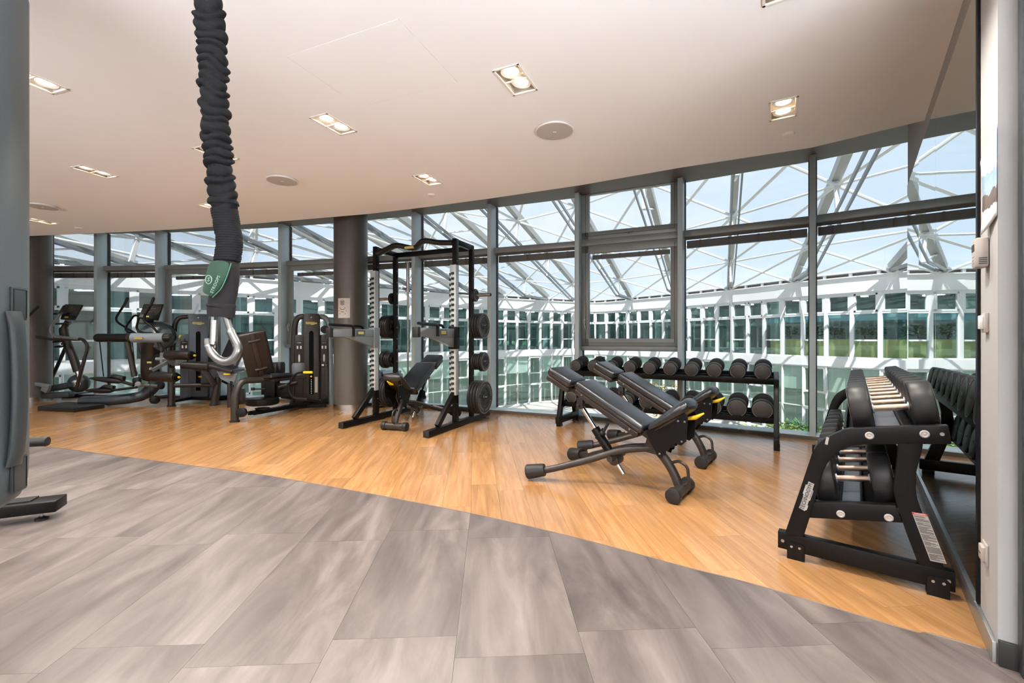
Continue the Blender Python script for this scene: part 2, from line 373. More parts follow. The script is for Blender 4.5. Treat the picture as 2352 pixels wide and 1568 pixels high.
# ---- facade windows
def quad(mb,a,b,z0,z1,t=.008,off=0,n=None):
    mb.bar(V((a.x,a.y,(z0+z1)/2))+(n*off if n else V()),V((b.x,b.y,(z0+z1)/2))+(n*off if n else V()),t,z1-z0)
casem={2,6,8}
for i in range(len(FV)-1):
    a,b=FV[i],FV[i+1]; n=fnorm(i); d=(b-a).normalized()
    w=tag(link('window_%d'%(i+1),None),kind='structure')
    aa=a+d*.03; bb=b-d*.03
    # sill curb, transom, head
    m=MB(); m.bar(a+n*.085+UP*.025,b+n*.085+UP*.025,.25,.05); m.build('sill',mull,w,bevel=.004)
    m=MB(); m.bar(a+n*.212+UP*.018,b+n*.212+UP*.018,.012,.045); m.build('sill_kerb',soff,w)
    m=MB(); m.bar(aa+n*.03+UP*(Z_TR-.043),bb+n*.03+UP*(Z_TR-.043),.10,.085); m.build('transom',mull2,w,bevel=.004)
    m=MB(); m.bar(aa+n*.0+UP*(Z_TR-.098),bb+n*.0+UP*(Z_TR-.098),.05,.025); m.build('transom_groove',soff,w)
    # blind housing under the transom with its brackets
    zc=Z_TR-.165
    ca=i in casem
    ia=a+d*(.16 if ca else .05); ib=b-d*(.16 if ca else .05); zh=zc-(.07 if ca else 0)
    m=MB(); m.bar(ia-n*.07+UP*zh,ib-n*.07+UP*zh,.04,.095 if not ca else .06); m.build('blind_housing',blh,w)
    for k in range(4):
        t=(k+.5)/4; p=ia.lerp(ib,t); bh=.032 if ca else .05; MB().bar(p-n*.047+UP*(zh-bh),p-n*.047+UP*(zh+bh),.022,.012,up=n).build('blind_bracket',soff,w)
    # panes
    zt=Z_TR-.085
    if i==2:
        for (z0,z1,hz) in ((Z_TR,Z_HEAD+.1,0),(1.02,zt,1)):
            fm=MB(); fo=.085
            fm.bar(aa+n*.02+UP*((z0+z1)/2)+d*.045,aa+n*.02+UP*((z0+z1)/2)+d*.0451,.0,.0) if False else None
            p0=aa+d*.0; p1=bb-d*.0
            for s,q in((1,p0),(-1,p1)):
                c=q+d*s*.055+n*.03; fm.bar(c+UP*z0,c+UP*z1,.11,.07,up=n)
            fm.bar(p0+n*.03+UP*(z0+.055),p1+n*.03+UP*(z0+.055),.07,.11); fm.bar(p0+n*.03+UP*(z1-.055),p1+n*.03+UP*(z1-.055),.07,.11)
            c=fm.build('casement_frame',mull2,w,bevel=.006)
            r=MB()
            for s,q in((1,p0),(-1,p1)):
                cc=q+d*s*.062+n*.068; r.bar(cc+UP*(z0+.05),cc+UP*(z1-.05),.004,.004,up=n)
            r.bar(p0+d*.06+n*.068+UP*(z0+.05),p1-d*.06+n*.068+UP*(z0+.05),.004,.004); r.build('sash_gap',rubb,c)
        h=MB(); q=aa.lerp(bb,.5)+n*.085+UP*(Z_TR+.06); h.bar(q-d*.06,q+d*.06,.02,.012); h.tube([q-d*.01-UP*.012,q-d*.01-UP*.03+n*.01],.01,8); h.build('window_handle',steel,w)
    if ca:
        if i!=2:
            z0,z1=1.02,zt; fm=MB()
            for s,q in((1,aa),(-1,bb)):
                c=q+d*s*.045+n*.02; fm.bar(c+UP*z0,c+UP*z1,.09,.06,up=n)
            fm.bar(aa+n*.02+UP*(z0+.05),bb+n*.02+UP*(z0+.05),.06,.09); fm.bar(aa+n*.02+UP*(z1-.045),bb+n*.02+UP*(z1-.045),.06,.09)
            fm.build('casement_frame',mull2,w,bevel=.006)
        # low transom under the casement, lever handle on its side
        MB().bar(aa+n*.04+UP*.99,bb+n*.04+UP*.99,.12,.06).build('low_transom',mull2,w,bevel=.004)
        q=bb-d*.05+n*.075+UP*1.38
        h=MB(); h.bar(q-UP*.03,q+UP*.03,.03,.02,up=n); h.tube(fillet([q,q+n*.035,q+n*.04-UP*.12-d*.03],.015),.009,8); h.build('window_handle',steel,w)
        m=MB(); m.bar(aa-n*.06+UP*.53,bb-n*.06+UP*.53,.008,.86); m.build('pane',glz,w,smooth=0)
        m=MB(); m.bar(aa-n*.06+UP*1.75,bb-n*.06+UP*1.75,.008,1.4); m.build('pane',glz,w,smooth=0)
    else:
        m=MB(); m.bar(aa-n*.06+UP*1.25,bb-n*.06+UP*1.25,.008,2.42); m.build('pane',glz,w,smooth=0)
    m=MB(); m.bar(aa-n*.06+UP*2.87,bb-n*.06+UP*2.87,.008,.66); m.build('pane',glz,w,smooth=0)
for i in range(1,len(FV)):
    n=vnorm(i); p=FV[i]
    m=MB(); m.bar(p+n*.075+UP*.0,p+n*.075+UP*(Z_HEAD),.062,.28,up=n); 
    o=m.build('trim_%d'%(i+2),mull,bevel=.004); tag(o,kind='structure')
    g=MB(); g.bar(p-n*.03+UP*.05,p-n*.03+UP*Z_HEAD,.085,.05,up=n); g.build('gasket',rubb,o)
# ---- right wall with mirror
W0=1.563; W1=4.22
wp0=wall_pt(W0); wp1=wall_pt(W1); th=.22
wall=MB(); cn=-wn
wall.prism([(0,0),((wp1-wp0).length,0),((wp1-wp0).length,th),(0,th)],wp0,wd_dir,cn,UP,Z_HEAD+.05)
wr=tag(wall.build('wall_right',wallm,smooth=0),kind='structure')
# return of the wall towards the doorway, then a dark steel door frame
DZ=2.9
rd=-wn  # away from the room
q=wp0+rd*.046
df=MB(); df.bar(wp0+rd*.075-wd_dir*.02,wp0+rd*.075-wd_dir*.02+UP*DZ,.055,.06,up=wd_dir)
df.bar(wp0+rd*.13-wd_dir*.06,wp0+rd*.13-wd_dir*.06+UP*DZ,.07,.12,up=wd_dir)
d1=tag(df.build('door_1',mat('dark steel door frame',(.05,.055,.06),.35,metal=.4),bevel=.004),kind='structure')
cy=wp0+rd*.085-wd_dir*.045
MB().cyl(cy+UP*.05,cy+UP*2.35,.011,10).build('door_seal',rubb,d1)
MB().bar(wp0+rd*.098-wd_dir*.04+UP*.07,wp0+rd*.098-wd_dir*.04+UP*.11,.05,.03).build('door_hinge',blk,d1)
# baseboards
def bboard(name,a,b,off,mt,hh=.075):
    m=MB(); m.bar(a+off+UP*hh/2,b+off+UP*hh/2,.014,hh); return m.build(name,mt,bevel=.003)
bb_m=mat('brushed aluminium skirting',(.42,.45,.46),.3,metal=.8)
tag(bboard('baseboard_right',wp0-wd_dir*.0,wp1,wn*.007,bb_m),kind='structure')
tag(bboard('baseboard_return',wp0-wn*.0-wd_dir*.007,wp0+rd*.10-wd_dir*.007,V(),mat('black skirting',(.02,.02,.02),.4),.09),kind='structure')
# mirror: three sheets
mt=thing('wall_mirror','floor-to-ceiling frameless wall mirror behind the large dumbbell rack','mirror',wall_pt(2.6))
mo=wall_pt(2.6); ys=[1.80,2.74,3.44,4.22]
for k in range(3):
    a=wall_pt(ys[k]+.0008)+wn*.005-mo; b=wall_pt(ys[k+1]-.0008)+wn*.005-mo
    tilt=wn*[.0,.0012,-.0012][k]
    m=MB(); z0,z1=.082,2.587
    vs=[a+UP*z0,b+UP*z0,b+UP*z1,a+UP*z1]; vs+= [v-wn*.005 for v in vs]
    vs[1]+=tilt;vs[2]+=tilt
    m.add(vs,[(0,1,2,3),(4,5,6,7),(0,1,5,4),(1,2,6,5),(2,3,7,6),(3,0,4,7)])
    m.build('mirror_panel',mir,mt,smooth=0)
m=MB(); a=wall_pt(1.785)-mo+wn*.006; m.bar(a+UP*.082,a+UP*2.587,.03,.008,up=wn); m.build('edge_strip',blk,mt)
m=MB(); m.bar(wall_pt(1.8)-mo+wn*.008+UP*.078,wall_pt(4.22)-mo+wn*.008+UP*.078,.012,.008); m.build('channel',bb_m,mt)
# glass fin between the end of the wall and the facade
fin=MB(); fin.bar(wp1+UP*1.6-wn*.05,V((4.10,4.66,1.6))-wn*.05,.012,3.15); tag(fin.build('window_20',glz,smooth=0),kind='structure')
wh_m=mat('white wall paint',(.80,.79,.77),.85)
tag(MB().box((-5,-4.3,1.6),(15.4,.2,3.3)).build('wall_back',wh_m,smooth=0),kind='structure')
tag(MB().box((-12.5,1.9,1.6),(.2,12.6,3.3)).build('wall_left',wh_m,smooth=0),kind='structure')
tag(MB().box((2.55,-1.5,1.6),(.2,5.6,3.3)).build('wall_side',wh_m,smooth=0),kind='structure')
# ---- columns
def column(name,label,x,y,r,zt,grp=None):
    o=thing(name,label,'column',(x,y,0))
    MB().lathe([(r,.0),(r,zt)],n=64).build('shaft',colm,o,smooth=60)
    MB().lathe([(r+.003,0),(r+.004,.085),(r,.086)],n=64).build('base_ring',mat('polished ring',(.6,.6,.6),.22,metal=1) if 'polished ring' not in bpy.data.materials else bpy.data.materials['polished ring'],o,smooth=60)
    return o
c1=column('column','round bronze-grey column behind the power rack with a notice on it',-2.62,7.22,.262,3.3)
c2=column('column','round bronze-grey column at the far left beside the treadmill',-8.72,8.02,.30,3.3)
# notice
nd=V((-U0+800,0,0)); nang=math.atan2(-7.2,2.62-.22); 
ncen=W(791.5,707.5,6.99)
dirn=(V((ncen.x,ncen.y,0))-V((-2.62,7.22,0))).normalized(); ncen=V((-2.62,7.22,ncen.z))+dirn*.2665
ex=V((-dirn.y,dirn.x,0)); 
if ex.x<0: ex=-ex
nt_=thing('notice','small white paper notice with a stacked block icon taped to the round column','notice',ncen)
pm=MB(); cols=6; 
for k in range(cols):
    a=(k/cols-.5)*.195; b=((k+1)/cols-.5)*.195
    def cp(s,z,o=0): 
        an=s/.265; return (dirn*math.cos(an)+ex*math.sin(an))*(.2665+o)-dirn*.2665+UP*z
    pm.add([cp(a,-.155),cp(b,-.155),cp(b,.155),cp(a,.155),cp(a,-.155,-.001),cp(b,-.155,-.001),cp(b,.155,-.001),cp(a,.155,-.001)],[(0,1,2,3),(4,5,6,7),(0,1,5,4),(3,2,6,7)])
pm.build('paper',mat('white paper',(.72,.69,.66),.35),nt_)
ink=MB()
for (cx,cz,w_) in ((0,-.0,.10),(0,-.02,.07),(0,-.04,.13),(0,-.06,.05),(0,-.088,.11)):
    ink.add([cp(cx-w_/2-.02,cz-.004,.003),cp(cx+w_/2-.02,cz-.004,.003),cp(cx+w_/2-.02,cz+.004,.003),cp(cx-w_/2-.02,cz+.004,.003)],[(0,1,2,3)])
def ip(x,z): return cp(x-.02,z+.085,.003)
for s in (1,-1):
    for k,zz in enumerate((.02,.0,-.02)):
        ink.add([ip(0,zz-.022),ip(s*.034,zz-.005),ip(s*.034,zz+.004-(.0)),ip(0,zz-.012)],[(0,1,2,3)])
ink.add([ip(0,.012),ip(.034,.028),ip(.0,.045),ip(-.034,.028),ip(0,.018),ip(.025,.028),ip(.0,.039),ip(-.025,.028)],[(0,1,5,4),(1,2,6,5),(2,3,7,6),(3,0,4,7)])
ink.build('printing',inkm,nt_,smooth=0)
# ---- ceiling fittings
lens=mat('lamp lens',(1,.9,.8),.3,emit=((1,.84,.62),8))
ringm=mat('white lamp ring',(.80,.76,.70),.4); hous=mat('lamp housing',(.30,.24,.18),.6)
lname=['above the middle of the room','between the hatch and the window','nearest the mirror wall below a smoke detector','cut off by the top edge near the mirror','half hidden by the punching bag','at the left above the cross trainer','above the power rack','behind the hanging strap, front one','behind the hanging strap, rear one','at the far left behind the punching bag']
for k,(c,e1,e2) in enumerate(LP):
    rz=math.atan2(e1.y,e1.x)
    o=thing('downlight','recessed twin downlight with square white trim, '+lname[k],'ceiling light',(c.x,c.y,H_C),rz,'recessed twin downlights')
    m=MB()
    for (x,y,w_,h_) in((-.078,0,.012,.30),(.078,0,.012,.30),(0,.144,.168,.012),(0,-.144,.168,.012),(0,0,.144,.008)): m.box((x,y,-.002),(w_,h_,.008))
    m.build('trim',ringm,o,smooth=0)
    m=MB()
    for (x,y,w_,h_) in((-.073,0,.002,.278),(.073,0,.002,.278),(0,.14,.146,.002),(0,-.14,.146,.002)): m.box((x,y,.055),(w_,h_,.11))
    m.box((0,0,.11),(.15,.285,.004)); m.build('housing',hous,o,smooth=0)
    for s in(-1,1):
        tilt=.12 if k%3==0 and s>0 else 0
        r_=MB().lathe([(.046,.018),(.062,.012),(.064,.022),(.062,.032),(.046,.036)],(0,s*.07,-.004+tilt*.1),(tilt,tilt*.5,1),24).build('gimbal_ring',ringm,o)
        MB().lathe([(.046,.034),(.030,.026),(.0,.024)],(0,s*.07,-.004+tilt*.1),(tilt,tilt*.5,1),24).build('lens',lens,o)
    s_=light('lamp','SPOT',(c.x,c.y,H_C-.03),62,(1,.93,.85),spot_size=2.35,spot_blend=.6,shadow_soft_size=.06)
    s_.parent=o; s_.location=(0,0,-.02)
spk=mat('speaker grille',(.50,.48,.46),.7,bump=('cells',400,.3)); spr=mat('speaker rim',(.80,.77,.73),.5)
for (u,v),lb in (((1274,296),'large round ceiling speaker near the window edge'),((648,411.6),'round ceiling speaker beside the hanging strap'),((98,472),'round ceiling speaker at the far left beside the punching bag')):
    c=cpt(u,v); o=thing('ceiling_speaker',lb,'speaker',(c.x,c.y,H_C),0,'round ceiling speakers')
    MB().lathe([(.10,0),(.125,-.001),(.125,-.012),(.143,-.014),(.143,-.019),(.136,-.021)],n=48).build('rim',spr,o)
    MB().lathe([(.137,-.0195),(.08,-.022),(.0,-.0225)],n=48).build('grille',spk,o)
    MB().bar((-.013,.0,-.024),(.013,.0,-.024),.004,.003).build('badge',ringm,o)
for (u,v),lb in (((1811,307),'small round white smoke detector below the downlight near the mirror'),((991,447),'small round white detector on the ceiling above the power rack'),((181,523),'small round white detector at the far left ceiling edge')):
    c=cpt(u,v); o=thing('smoke_detector',lb,'smoke detector',(c.x,c.y,H_C),0,'small ceiling detectors')
    MB().lathe([(.042,0),(.042,-.008),(.036,-.016),(.0,-.018)],n=28).build('cover',spr,o); MB().lathe([(.046,.0),(.046,-.004),(.042,-.004)],n=28).build('rim',spr,o)
# ---- wall fittings on the right wall
def wfit(Y,z): return wall_pt(Y,z)
wR=M((wd_dir,wn,UP)).transposed()
def ybyu(u): return .503/((u-U0)/F-.772)
def wallthing(name,label,cat,u,v):
    Y=ybyu(u); z=EYE-(v-V0)/F*Y
    o=thing(name,label,cat,wall_pt(Y,z)); o.rotation_euler=(0,0,math.atan2(wd_dir.y,wd_dir.x)); return o,Y
plast=mat('off white plastic',(.44,.39,.355),.35)
o,_=wallthing('thermostat','boxy beige thermostat with display mounted on the wall beside the mirror','thermostat',2269,580)
MB().box((0,.020,0),(.066,.038,.112)).build('body',plast,o,bevel=.008)
MB().box((0,.039,.02),(.042,.003,.026)).build('display',inkm,o)
for k in range(4): MB().box((-.0335,.018,-.022-.007*k),(.002,.022,.003)).build('vent_slot',inkm,o)
for k in range(3): MB().box((.0,.039,-.012-.012*k),(.03,.003,.006)).build('button',plast,o,bevel=.001)
o,_=wallthing('light_switch','small double wall switch below the thermostat','light switch',2268,741)
MB().box((0,.006,0),(.055,.012,.075)).build('plate',plast,o,bevel=.003); MB().box((.004,.017,.002),(.032,.012,.052)).build('rocker',mat('switch rocker',(.75,.75,.74),.25),o,bevel=.003)
o,_=wallthing('wall_socket','white socket outlet low on the wall beside the mirror','socket',2266,1270)
MB().box((0,.004,0),(.078,.008,.082)).build('plate',plast,o,bevel=.003); MB().box((0,.012,0),(.055,.012,.056)).build('insert',plast,o,bevel=.003)
for s in(-1,1): MB().cyl((s*.008,.0175,0),(s*.008,.0195,0),.003,8).build('contact_hole',inkm,o)
# curled photograph fixed to the wall
o,_=wallthing('curled_picture','curled unframed picture sheet stuck to the wall above the thermostat','picture',2276,430)
pc1=bpy.data.materials.new('wintry photo print'); pc1.use_nodes=True; t_=pc1.node_tree; b_=t_.nodes['Principled BSDF']; b_.inputs['Roughness'].default_value=.25
tc_=t_.nodes.new('ShaderNodeTexCoord'); sx_=t_.nodes.new('ShaderNodeSeparateXYZ'); nz_=t_.nodes.new('ShaderNodeTexNoise'); nz_.inputs['Scale'].default_value=30
t_.links.new(tc_.outputs['Object'],sx_.inputs[0]); t_.links.new(tc_.outputs['Object'],nz_.inputs['Vector'])
ma_=t_.nodes.new('ShaderNodeMath'); ma_.operation='MULTIPLY_ADD'; ma_.inputs[1].default_value=.06; t_.links.new(nz_.outputs['Fac'],ma_.inputs[0]); t_.links.new(sx_.outputs['Z'],ma_.inputs[2])
mr_=t_.nodes.new('ShaderNodeMapRange'); mr_.inputs['From Min'].default_value=-.15; mr_.inputs['From Max'].default_value=.21; t_.links.new(ma_.outputs[0],mr_.inputs[0])
cr_=t_.nodes.new('ShaderNodeValToRGB'); e_=cr_.color_ramp; e_.interpolation='LINEAR'
e_.elements[0].position=0; e_.elements[0].color=(.62,.64,.66,1); e_.elements[1].position=1; e_.elements[1].color=(.55,.66,.75,1)
for p_,c_ in((.27,(.75,.76,.78,1)),(.29,(.16,.12,.10,1)),(.44,(.18,.14,.12,1)),(.46,(.42,.56,.70,1)),(.62,(.30,.45,.62,1)),(.66,(.75,.70,.62,1)),(.72,(.50,.62,.72,1))):
    x_=e_.elements.new(p_); x_.color=c_
t_.links.new(mr_.outputs[0],cr_.inputs[0]); t_.links.new(cr_.outputs[0],b_.inputs['Base Color'])
m=MB(); nn=12; mm=6; vs=[]
for k in range(nn+1):
    t=k/nn
    for j in range(mm+1):
        f=j/mm; x=-.105+.155*f; zlo=-.125-.045*f; zhi=.195-.085*f; z=zlo+(zhi-zlo)*t
        curl=.004+.010*f*f+.008*f*abs(2*t-1)**2
        vs.append(V((x-.012*abs(2*t-1)**3*f,curl,z)))
m.add(vs,[(k*(mm+1)+j,k*(mm+1)+j+1,(k+1)*(mm+1)+j+1,(k+1)*(mm+1)+j) for k in range(nn) for j in range(mm)])
q=m.build('sheet',pc1,o,smooth=60); md=q.modifiers.new('thickness','SOLIDIFY'); md.thickness=.0012
# ================================================================ DUMBBELL RACKS
PO=[(.006,.109),(.05,.27),(.091,.421),(.112,.50),(.132,.568),(.165,.625),(.206,.66),(.245,.687),(.282,.705),(.45,.735),(.625,.762)]
PI_=[(.091,.124),(.115,.22),(.139,.316),(.157,.40),(.173,.470),(.187,.510),(.206,.545),(.230,.578),(.257,.600),(.331,.634),(.636,.682)]
def smooth2(a): return [(p.x,p.y) for p in bez([V((x,y,0)) for x,y in a],3)]
PO=smooth2(PO); PI_=smooth2(PI_)
RL=[(.459,.70),(.457,.62),(.450,.537),(.443,.47),(.443,.4235),(.4717,.305),(.529,.115)]
RR=[(.545,.70),(.540,.64),(.5205,.536),(.5205,.50),(.5205,.4476),(.537,.3718),(.618,.115)]
RL=smooth2(RL); RR=smooth2(RR)
def num_text(s,parent,o,ex,ey,size=.035,m=None): return text(s,size,m or inkm,parent,o,ex,ey,name='number',ext=.0006)
def make_rack(name,label,org,A,L,decor):
    """local x along the rack, local y = -depth"""
    o=thing(name,label,'dumbbell rack',(org[0],org[1],0),math.atan2(A[1],A[0]))
    ex,ey,ez=V((0,-1,0)),UP,V((1,0,0))
    T=.05
    for x0 in (0,L-T):
        f=MB(); f.strip(PO,PI_,(x0,0,0),ex,ey,ez,T); f.strip(RL,RR,(x0+.002,0,0),ex,ey,ez,T-.004)
        f.prism([(.135,.316),(.45,.371),(.475,.296),(.115,.23)],(x0+.001,0,0),ex,ey,ez,T-.002)
        f.prism([(-.022,.04),(.648,.035),(.648,.122),(-.022,.128)],(x0,0,0),ex,ey,ez,T)
        e=f.build('end_frame',blk,o,bevel=.004,smooth=40)
        for d in (.02,.555):
            q=MB(); xs=x0-.006 if x0==0 else x0+T
            q.prism([(d,0),(d+.075,0),(d+.075,.075),(d+.063,.087),(d+.012,.087),(d,.075)],(xs,0,0),ex,ey,ez,.006)
            q.prism([(d,0),(d+.075,0),(d+.075,.036),(d,.036)],(x0+.001,0,0),ex,ey,ez,T-.002)
            ft=q.build('foot_plate',blk,e,smooth=0)
            if x0==0:
                for dd in(.02,.055): MB().cyl((-.009,-(d+dd),.066),(-.005,-(d+dd),.066),.006,10).build('bolt',steel,ft)
        xx=x0-.001 if x0==0 else x0+T+.001; sx=-1 if x0==0 else 1
        for d,z in ((.355,.682),(.548,.715),(.245,.283),(.425,.309)):
            MB().lathe([(.0175,0),(.0175,.003),(.013,.006),(.008,.004),(.0,.006)],(xx,-d,z),(sx,0,0),20).build('bolt_cap',sil,e)
        for d,z in ((.605,.722),(.0,.083),(.625,.08)): MB().cyl((xx,-d,z),(xx+sx*.003,-d,z),.008,10).build('screw',steel,e)
    # trays
    for (d0,z0,d1,z1) in ((.255,.695,.60,.748),(.125,.300,.44,.352)):
        v=V((0,-(d1-d0),(z1-z0))).normalized(); nn=v.cross(V((1,0,0))); 
        if nn.z<0: nn=-nn
        a=V((T,-d0,z0)); 
        t=MB()
        def sl(f0,f1,h,th):
            P=[a+v*f0+nn*h, a+v*f1+nn*h]; vs=[P[0],P[1],P[1]+V((L-2*T,0,0)),P[0]+V((L-2*T,0,0))]; vs+=[p-nn*th for p in vs]
            t.add(vs,[(0,1,2,3),(4,5,6,7),(0,1,5,4),(1,2,6,5),(2,3,7,6),(3,0,4,7)])
        w_=d1-d0
        sl(.0,.012,.008,.06); sl(w_-.005,w_+.012,.008,.06); sl(.0,w_,-.046,.006)
        sl(.105,.118,-.012,.034); sl(w_-.118,w_-.105,-.012,.034)
        t.build('tray',blk,o,bevel=.002)
        t=MB(); sl(.118,w_-.118,-.034,.004); t.build('tray_sheet',mat('satin blue grey tray',(.16,.20,.24),.3,metal=.6) if 'satin blue grey tray' not in bpy.data.materials else bpy.data.materials['satin blue grey tray'],o)
    if decor:
        # brand plate on the left leg, warning label on the right leg
        v=V((0,-(.091-.006),.421-.109)).normalized(); c=V((-.0015,-.1055,.338)); up=V((0,1,0)); up=(up-v*up.dot(v)).normalized()
        s=MB(); pts=[(-.105,-.018),(-.098,-.018),(-.092,-.026),(-.062,-.026),(-.055,-.020),(-.02,-.020),(-.02,-.026),(.055,-.026),(.062,-.018),(.105,-.018),(.108,.018),(.082,.018),(.080,.027),(.01,.027),(.008,.021),(-.10,.021)]
        s.prism([(x*.72,y*.72) for x,y in pts],c,v,up,V((-1,0,0)),.001); s.build('brand_plate',sil,o,smooth=0)
        text('TECHNOGYM',.0245,inkm,o,c+V((-.0022,0,0))+up*.001,v,up,name='lettering',squeeze=.95)
        l=MB(); l.bar(c+V((-.0018,0,0))+up*.014-v*.06,c+V((-.0018,0,0))+up*.014-v*.005,.001,.0018,up=up); l.bar(c+V((-.0018,0,0))-up*.0145-v*.005,c+V((-.0018,0,0))-up*.0145+v*.038,.001,.0018,up=up); l.build('rule',inkm,o)
        v=V((0,-(.56-.507),-(.14-.355))); v=V((0,-.075,-.235)).normalized(); u_=V((0,-1,0)); u_=(u_-v*u_.dot(v)).normalized()
        c0=V((-.0015,-.5035,.355))
        s=MB(); 
        P=[c0+V((0,-.001,0)),c0+V((0,-.052,.002)),c0+V((0,-.052,.002))+V((0,-.064,-.203)),c0+V((0,-.001,0))+V((0,-.062,-.203))]
        s.add(P+[p+V((.001,0,0)) for p in P],[(0,1,2,3),(4,5,6,7),(0,1,5,4),(1,2,6,5),(2,3,7,6),(3,0,4,7)]); s.build('warning_label',sil,o,smooth=0)
        s=MB(); e=V((-.0006,0,0)); s.add([P[0]+e,P[1]+e,P[1].lerp(P[2],.045)+e,P[0].lerp(P[3],.045)+e],[(0,1,2,3)]); s.build('red_band',redm,o,smooth=0)
        s=MB(); rr=random.Random(5); k=0; y=.07
        while y<.97:
            g=rr.random()<.14
            if not g:
                x1=.95 if rr.random()<.7 else .4+.4*rr.random(); a=P[0].lerp(P[3],y); b=P[1].lerp(P[2],y); a2=P[0].lerp(P[3],y+.009); b2=P[1].lerp(P[2],y+.009)
                s.add([a.lerp(b,.06)+e,a.lerp(b,x1)+e,a2.lerp(b2,x1)+e,a2.lerp(b2,.06)+e],[(0,1,2,3)])
            y+=.0165
        s.build('label_text',inkm,o,smooth=0); text('WARNING',.008,whi,o,P[0].lerp(P[1],.5)+(P[3]-P[0])*.022+e*2,P[1]-P[0],P[0]-P[3],name='lettering',ext=.0002)
        s=MB(); s.bar((-.002,-.193,.652),(-.002,-.187,.615),.001,.012,up=(0,1,0)); s.build('size_sticker',sil,o)
    return o
meshc={}
def dumbbell(name_lab, r, num, rackobj, x, d, z, tilt, group, numback=False, numm=None, th=.082, gl=.150):
    key=(round(r,4),th)
    if key not in meshc:
        b=.012
        meshc[key]=(MB().lathe([(.0,0),(r*.3,0),(r-b-.004,0),(r-.006,.003),(r,b),(r,th-b),(r-.004,th-.004),(r-b,th),(r*.3,th),(0,th)],n=36).mesh('head',rub),
                    MB().lathe([(r-.017,th+.0002),(r-.016,th+.0015),(r-.012,th+.0015),(r-.011,th+.0002)],n=36).mesh('ring',mat('worn ring',(.16,.155,.15),.4) if 'worn ring' not in bpy.data.materials else bpy.data.materials['worn ring']),
                    MB().lathe([(.0,th+.0002),(r-.020,th+.0008),(r-.019,th+.0002)],n=36).mesh('face',mat('dumbbell face',(.050,.047,.045),.5) if 'dumbbell face' not in bpy.data.materials else bpy.data.materials['dumbbell face']),
                    MB().lathe([(.0165,-gl/2),(.0155,-gl/2+.01),(.0165,0),(.0155,gl/2-.01),(.0165,gl/2)],n=16).mesh('grip',handle),
                    MB().lathe([(.024,0),(.024,.006),(.018,.008)],n=16).mesh('collar',gun))
    hm,rm,fm,gm,cm=meshc[key]
    A=rackobj.rotation_euler.z; R=M.Rotation(A,3,'Z')
    ax=V((0,-1,tilt)).normalized()
    loc=V(rackobj.location)+R@V((x,-d,z))
    o=thing('dumbbell',name_lab,'dumbbell',loc,A,group)
    # local z of the heads -> dumbbell axis
    q=ax.to_track_quat('Z','X')
    g=link('grip',gm,o); g.rotation_mode='QUATERNION'; g.rotation_quaternion=q
    for s in(1,-1):
        a=ax*s; qs=a.to_track_quat('Z','X')
        h=link('head',hm,o); h.rotation_mode='QUATERNION'; h.rotation_quaternion=qs; h.location=a*(gl/2)
        for nm,me in(('ring',rm),('face',fm)): link(nm,me,h)
        c=link('collar',cm,o); c.rotation_mode='QUATERNION'; c.rotation_quaternion=qs; c.location=a*(gl/2-.008)
        if num and (s<0 or numback):
            p=a*(gl/2+th+.0012); exx=V((-s*-1,0,0)); exx=V((1,0,0)) if s>0 else V((-1,0,0))
            # seen from outside along -a, right-hand direction
            exx=UP.cross(a).normalized(); num_text(num,o,p,exx,UP,size=r*.30,m=numm)
    return o
LW=2.46
rackW=make_rack('dumbbell_rack','two-tier black dumbbell rack standing along the window wall',(2.685,4.46),(-.861,.508),LW,False)
rackR=make_rack('dumbbell_rack','two-tier black dumbbell rack with brand plate standing beside the mirror wall',(1.42,2.33),(.611,.791),2.42,True)
ordn=['first','second','third','fourth','fifth','sixth','seventh','eighth','ninth','tenth']
topn=['4','4','5','6','6','6','6','8','8','8']; botn=['9','10','10','10','10','12','12','12','14','14']
for k in range(10):
    f=k/9; x=2.312-(2.312-.152)*f
    dumbbell('black dumbbell marked %s, %s from left on the window rack\'s top tier'%(topn[k],ordn[k]),.078+.010*f,topn[k],rackW,x,.44,.795,.165,'dumbbells on the window rack')
    dumbbell('black dumbbell marked %s, %s from left on the window rack\'s lower tier'%(botn[k],ordn[k]),.083+.022*f,botn[k],rackW,x,.295,.395+.012*f,.165,'dumbbells on the window rack')
wm=mat('grey white number',(.75,.75,.75),.5)
for k in range(10):
    f=k/9; x=.19+(2.26-.19)*f; w_='nearest' if k==0 else ordn[k]
    tn=['30','28','26','24','24','22','20','18','16','16'][k]; bn=['40','38','36','36','34','34','32','32','30','30'][k]
    dumbbell('large black dumbbell, %s from the camera on the mirror rack\'s top tier'%w_,.122-.032*f,tn,rackR,x,.440,.800-.006*f,.165,'dumbbells on the mirror rack',True,wm,.088,.146)
    dumbbell('large black dumbbell, %s from the camera on the mirror rack\'s lower tier'%w_,.134-.026*f,bn,rackR,x,.292,.418-.01*f,.165,'dumbbells on the mirror rack',True,wm,.088,.146)
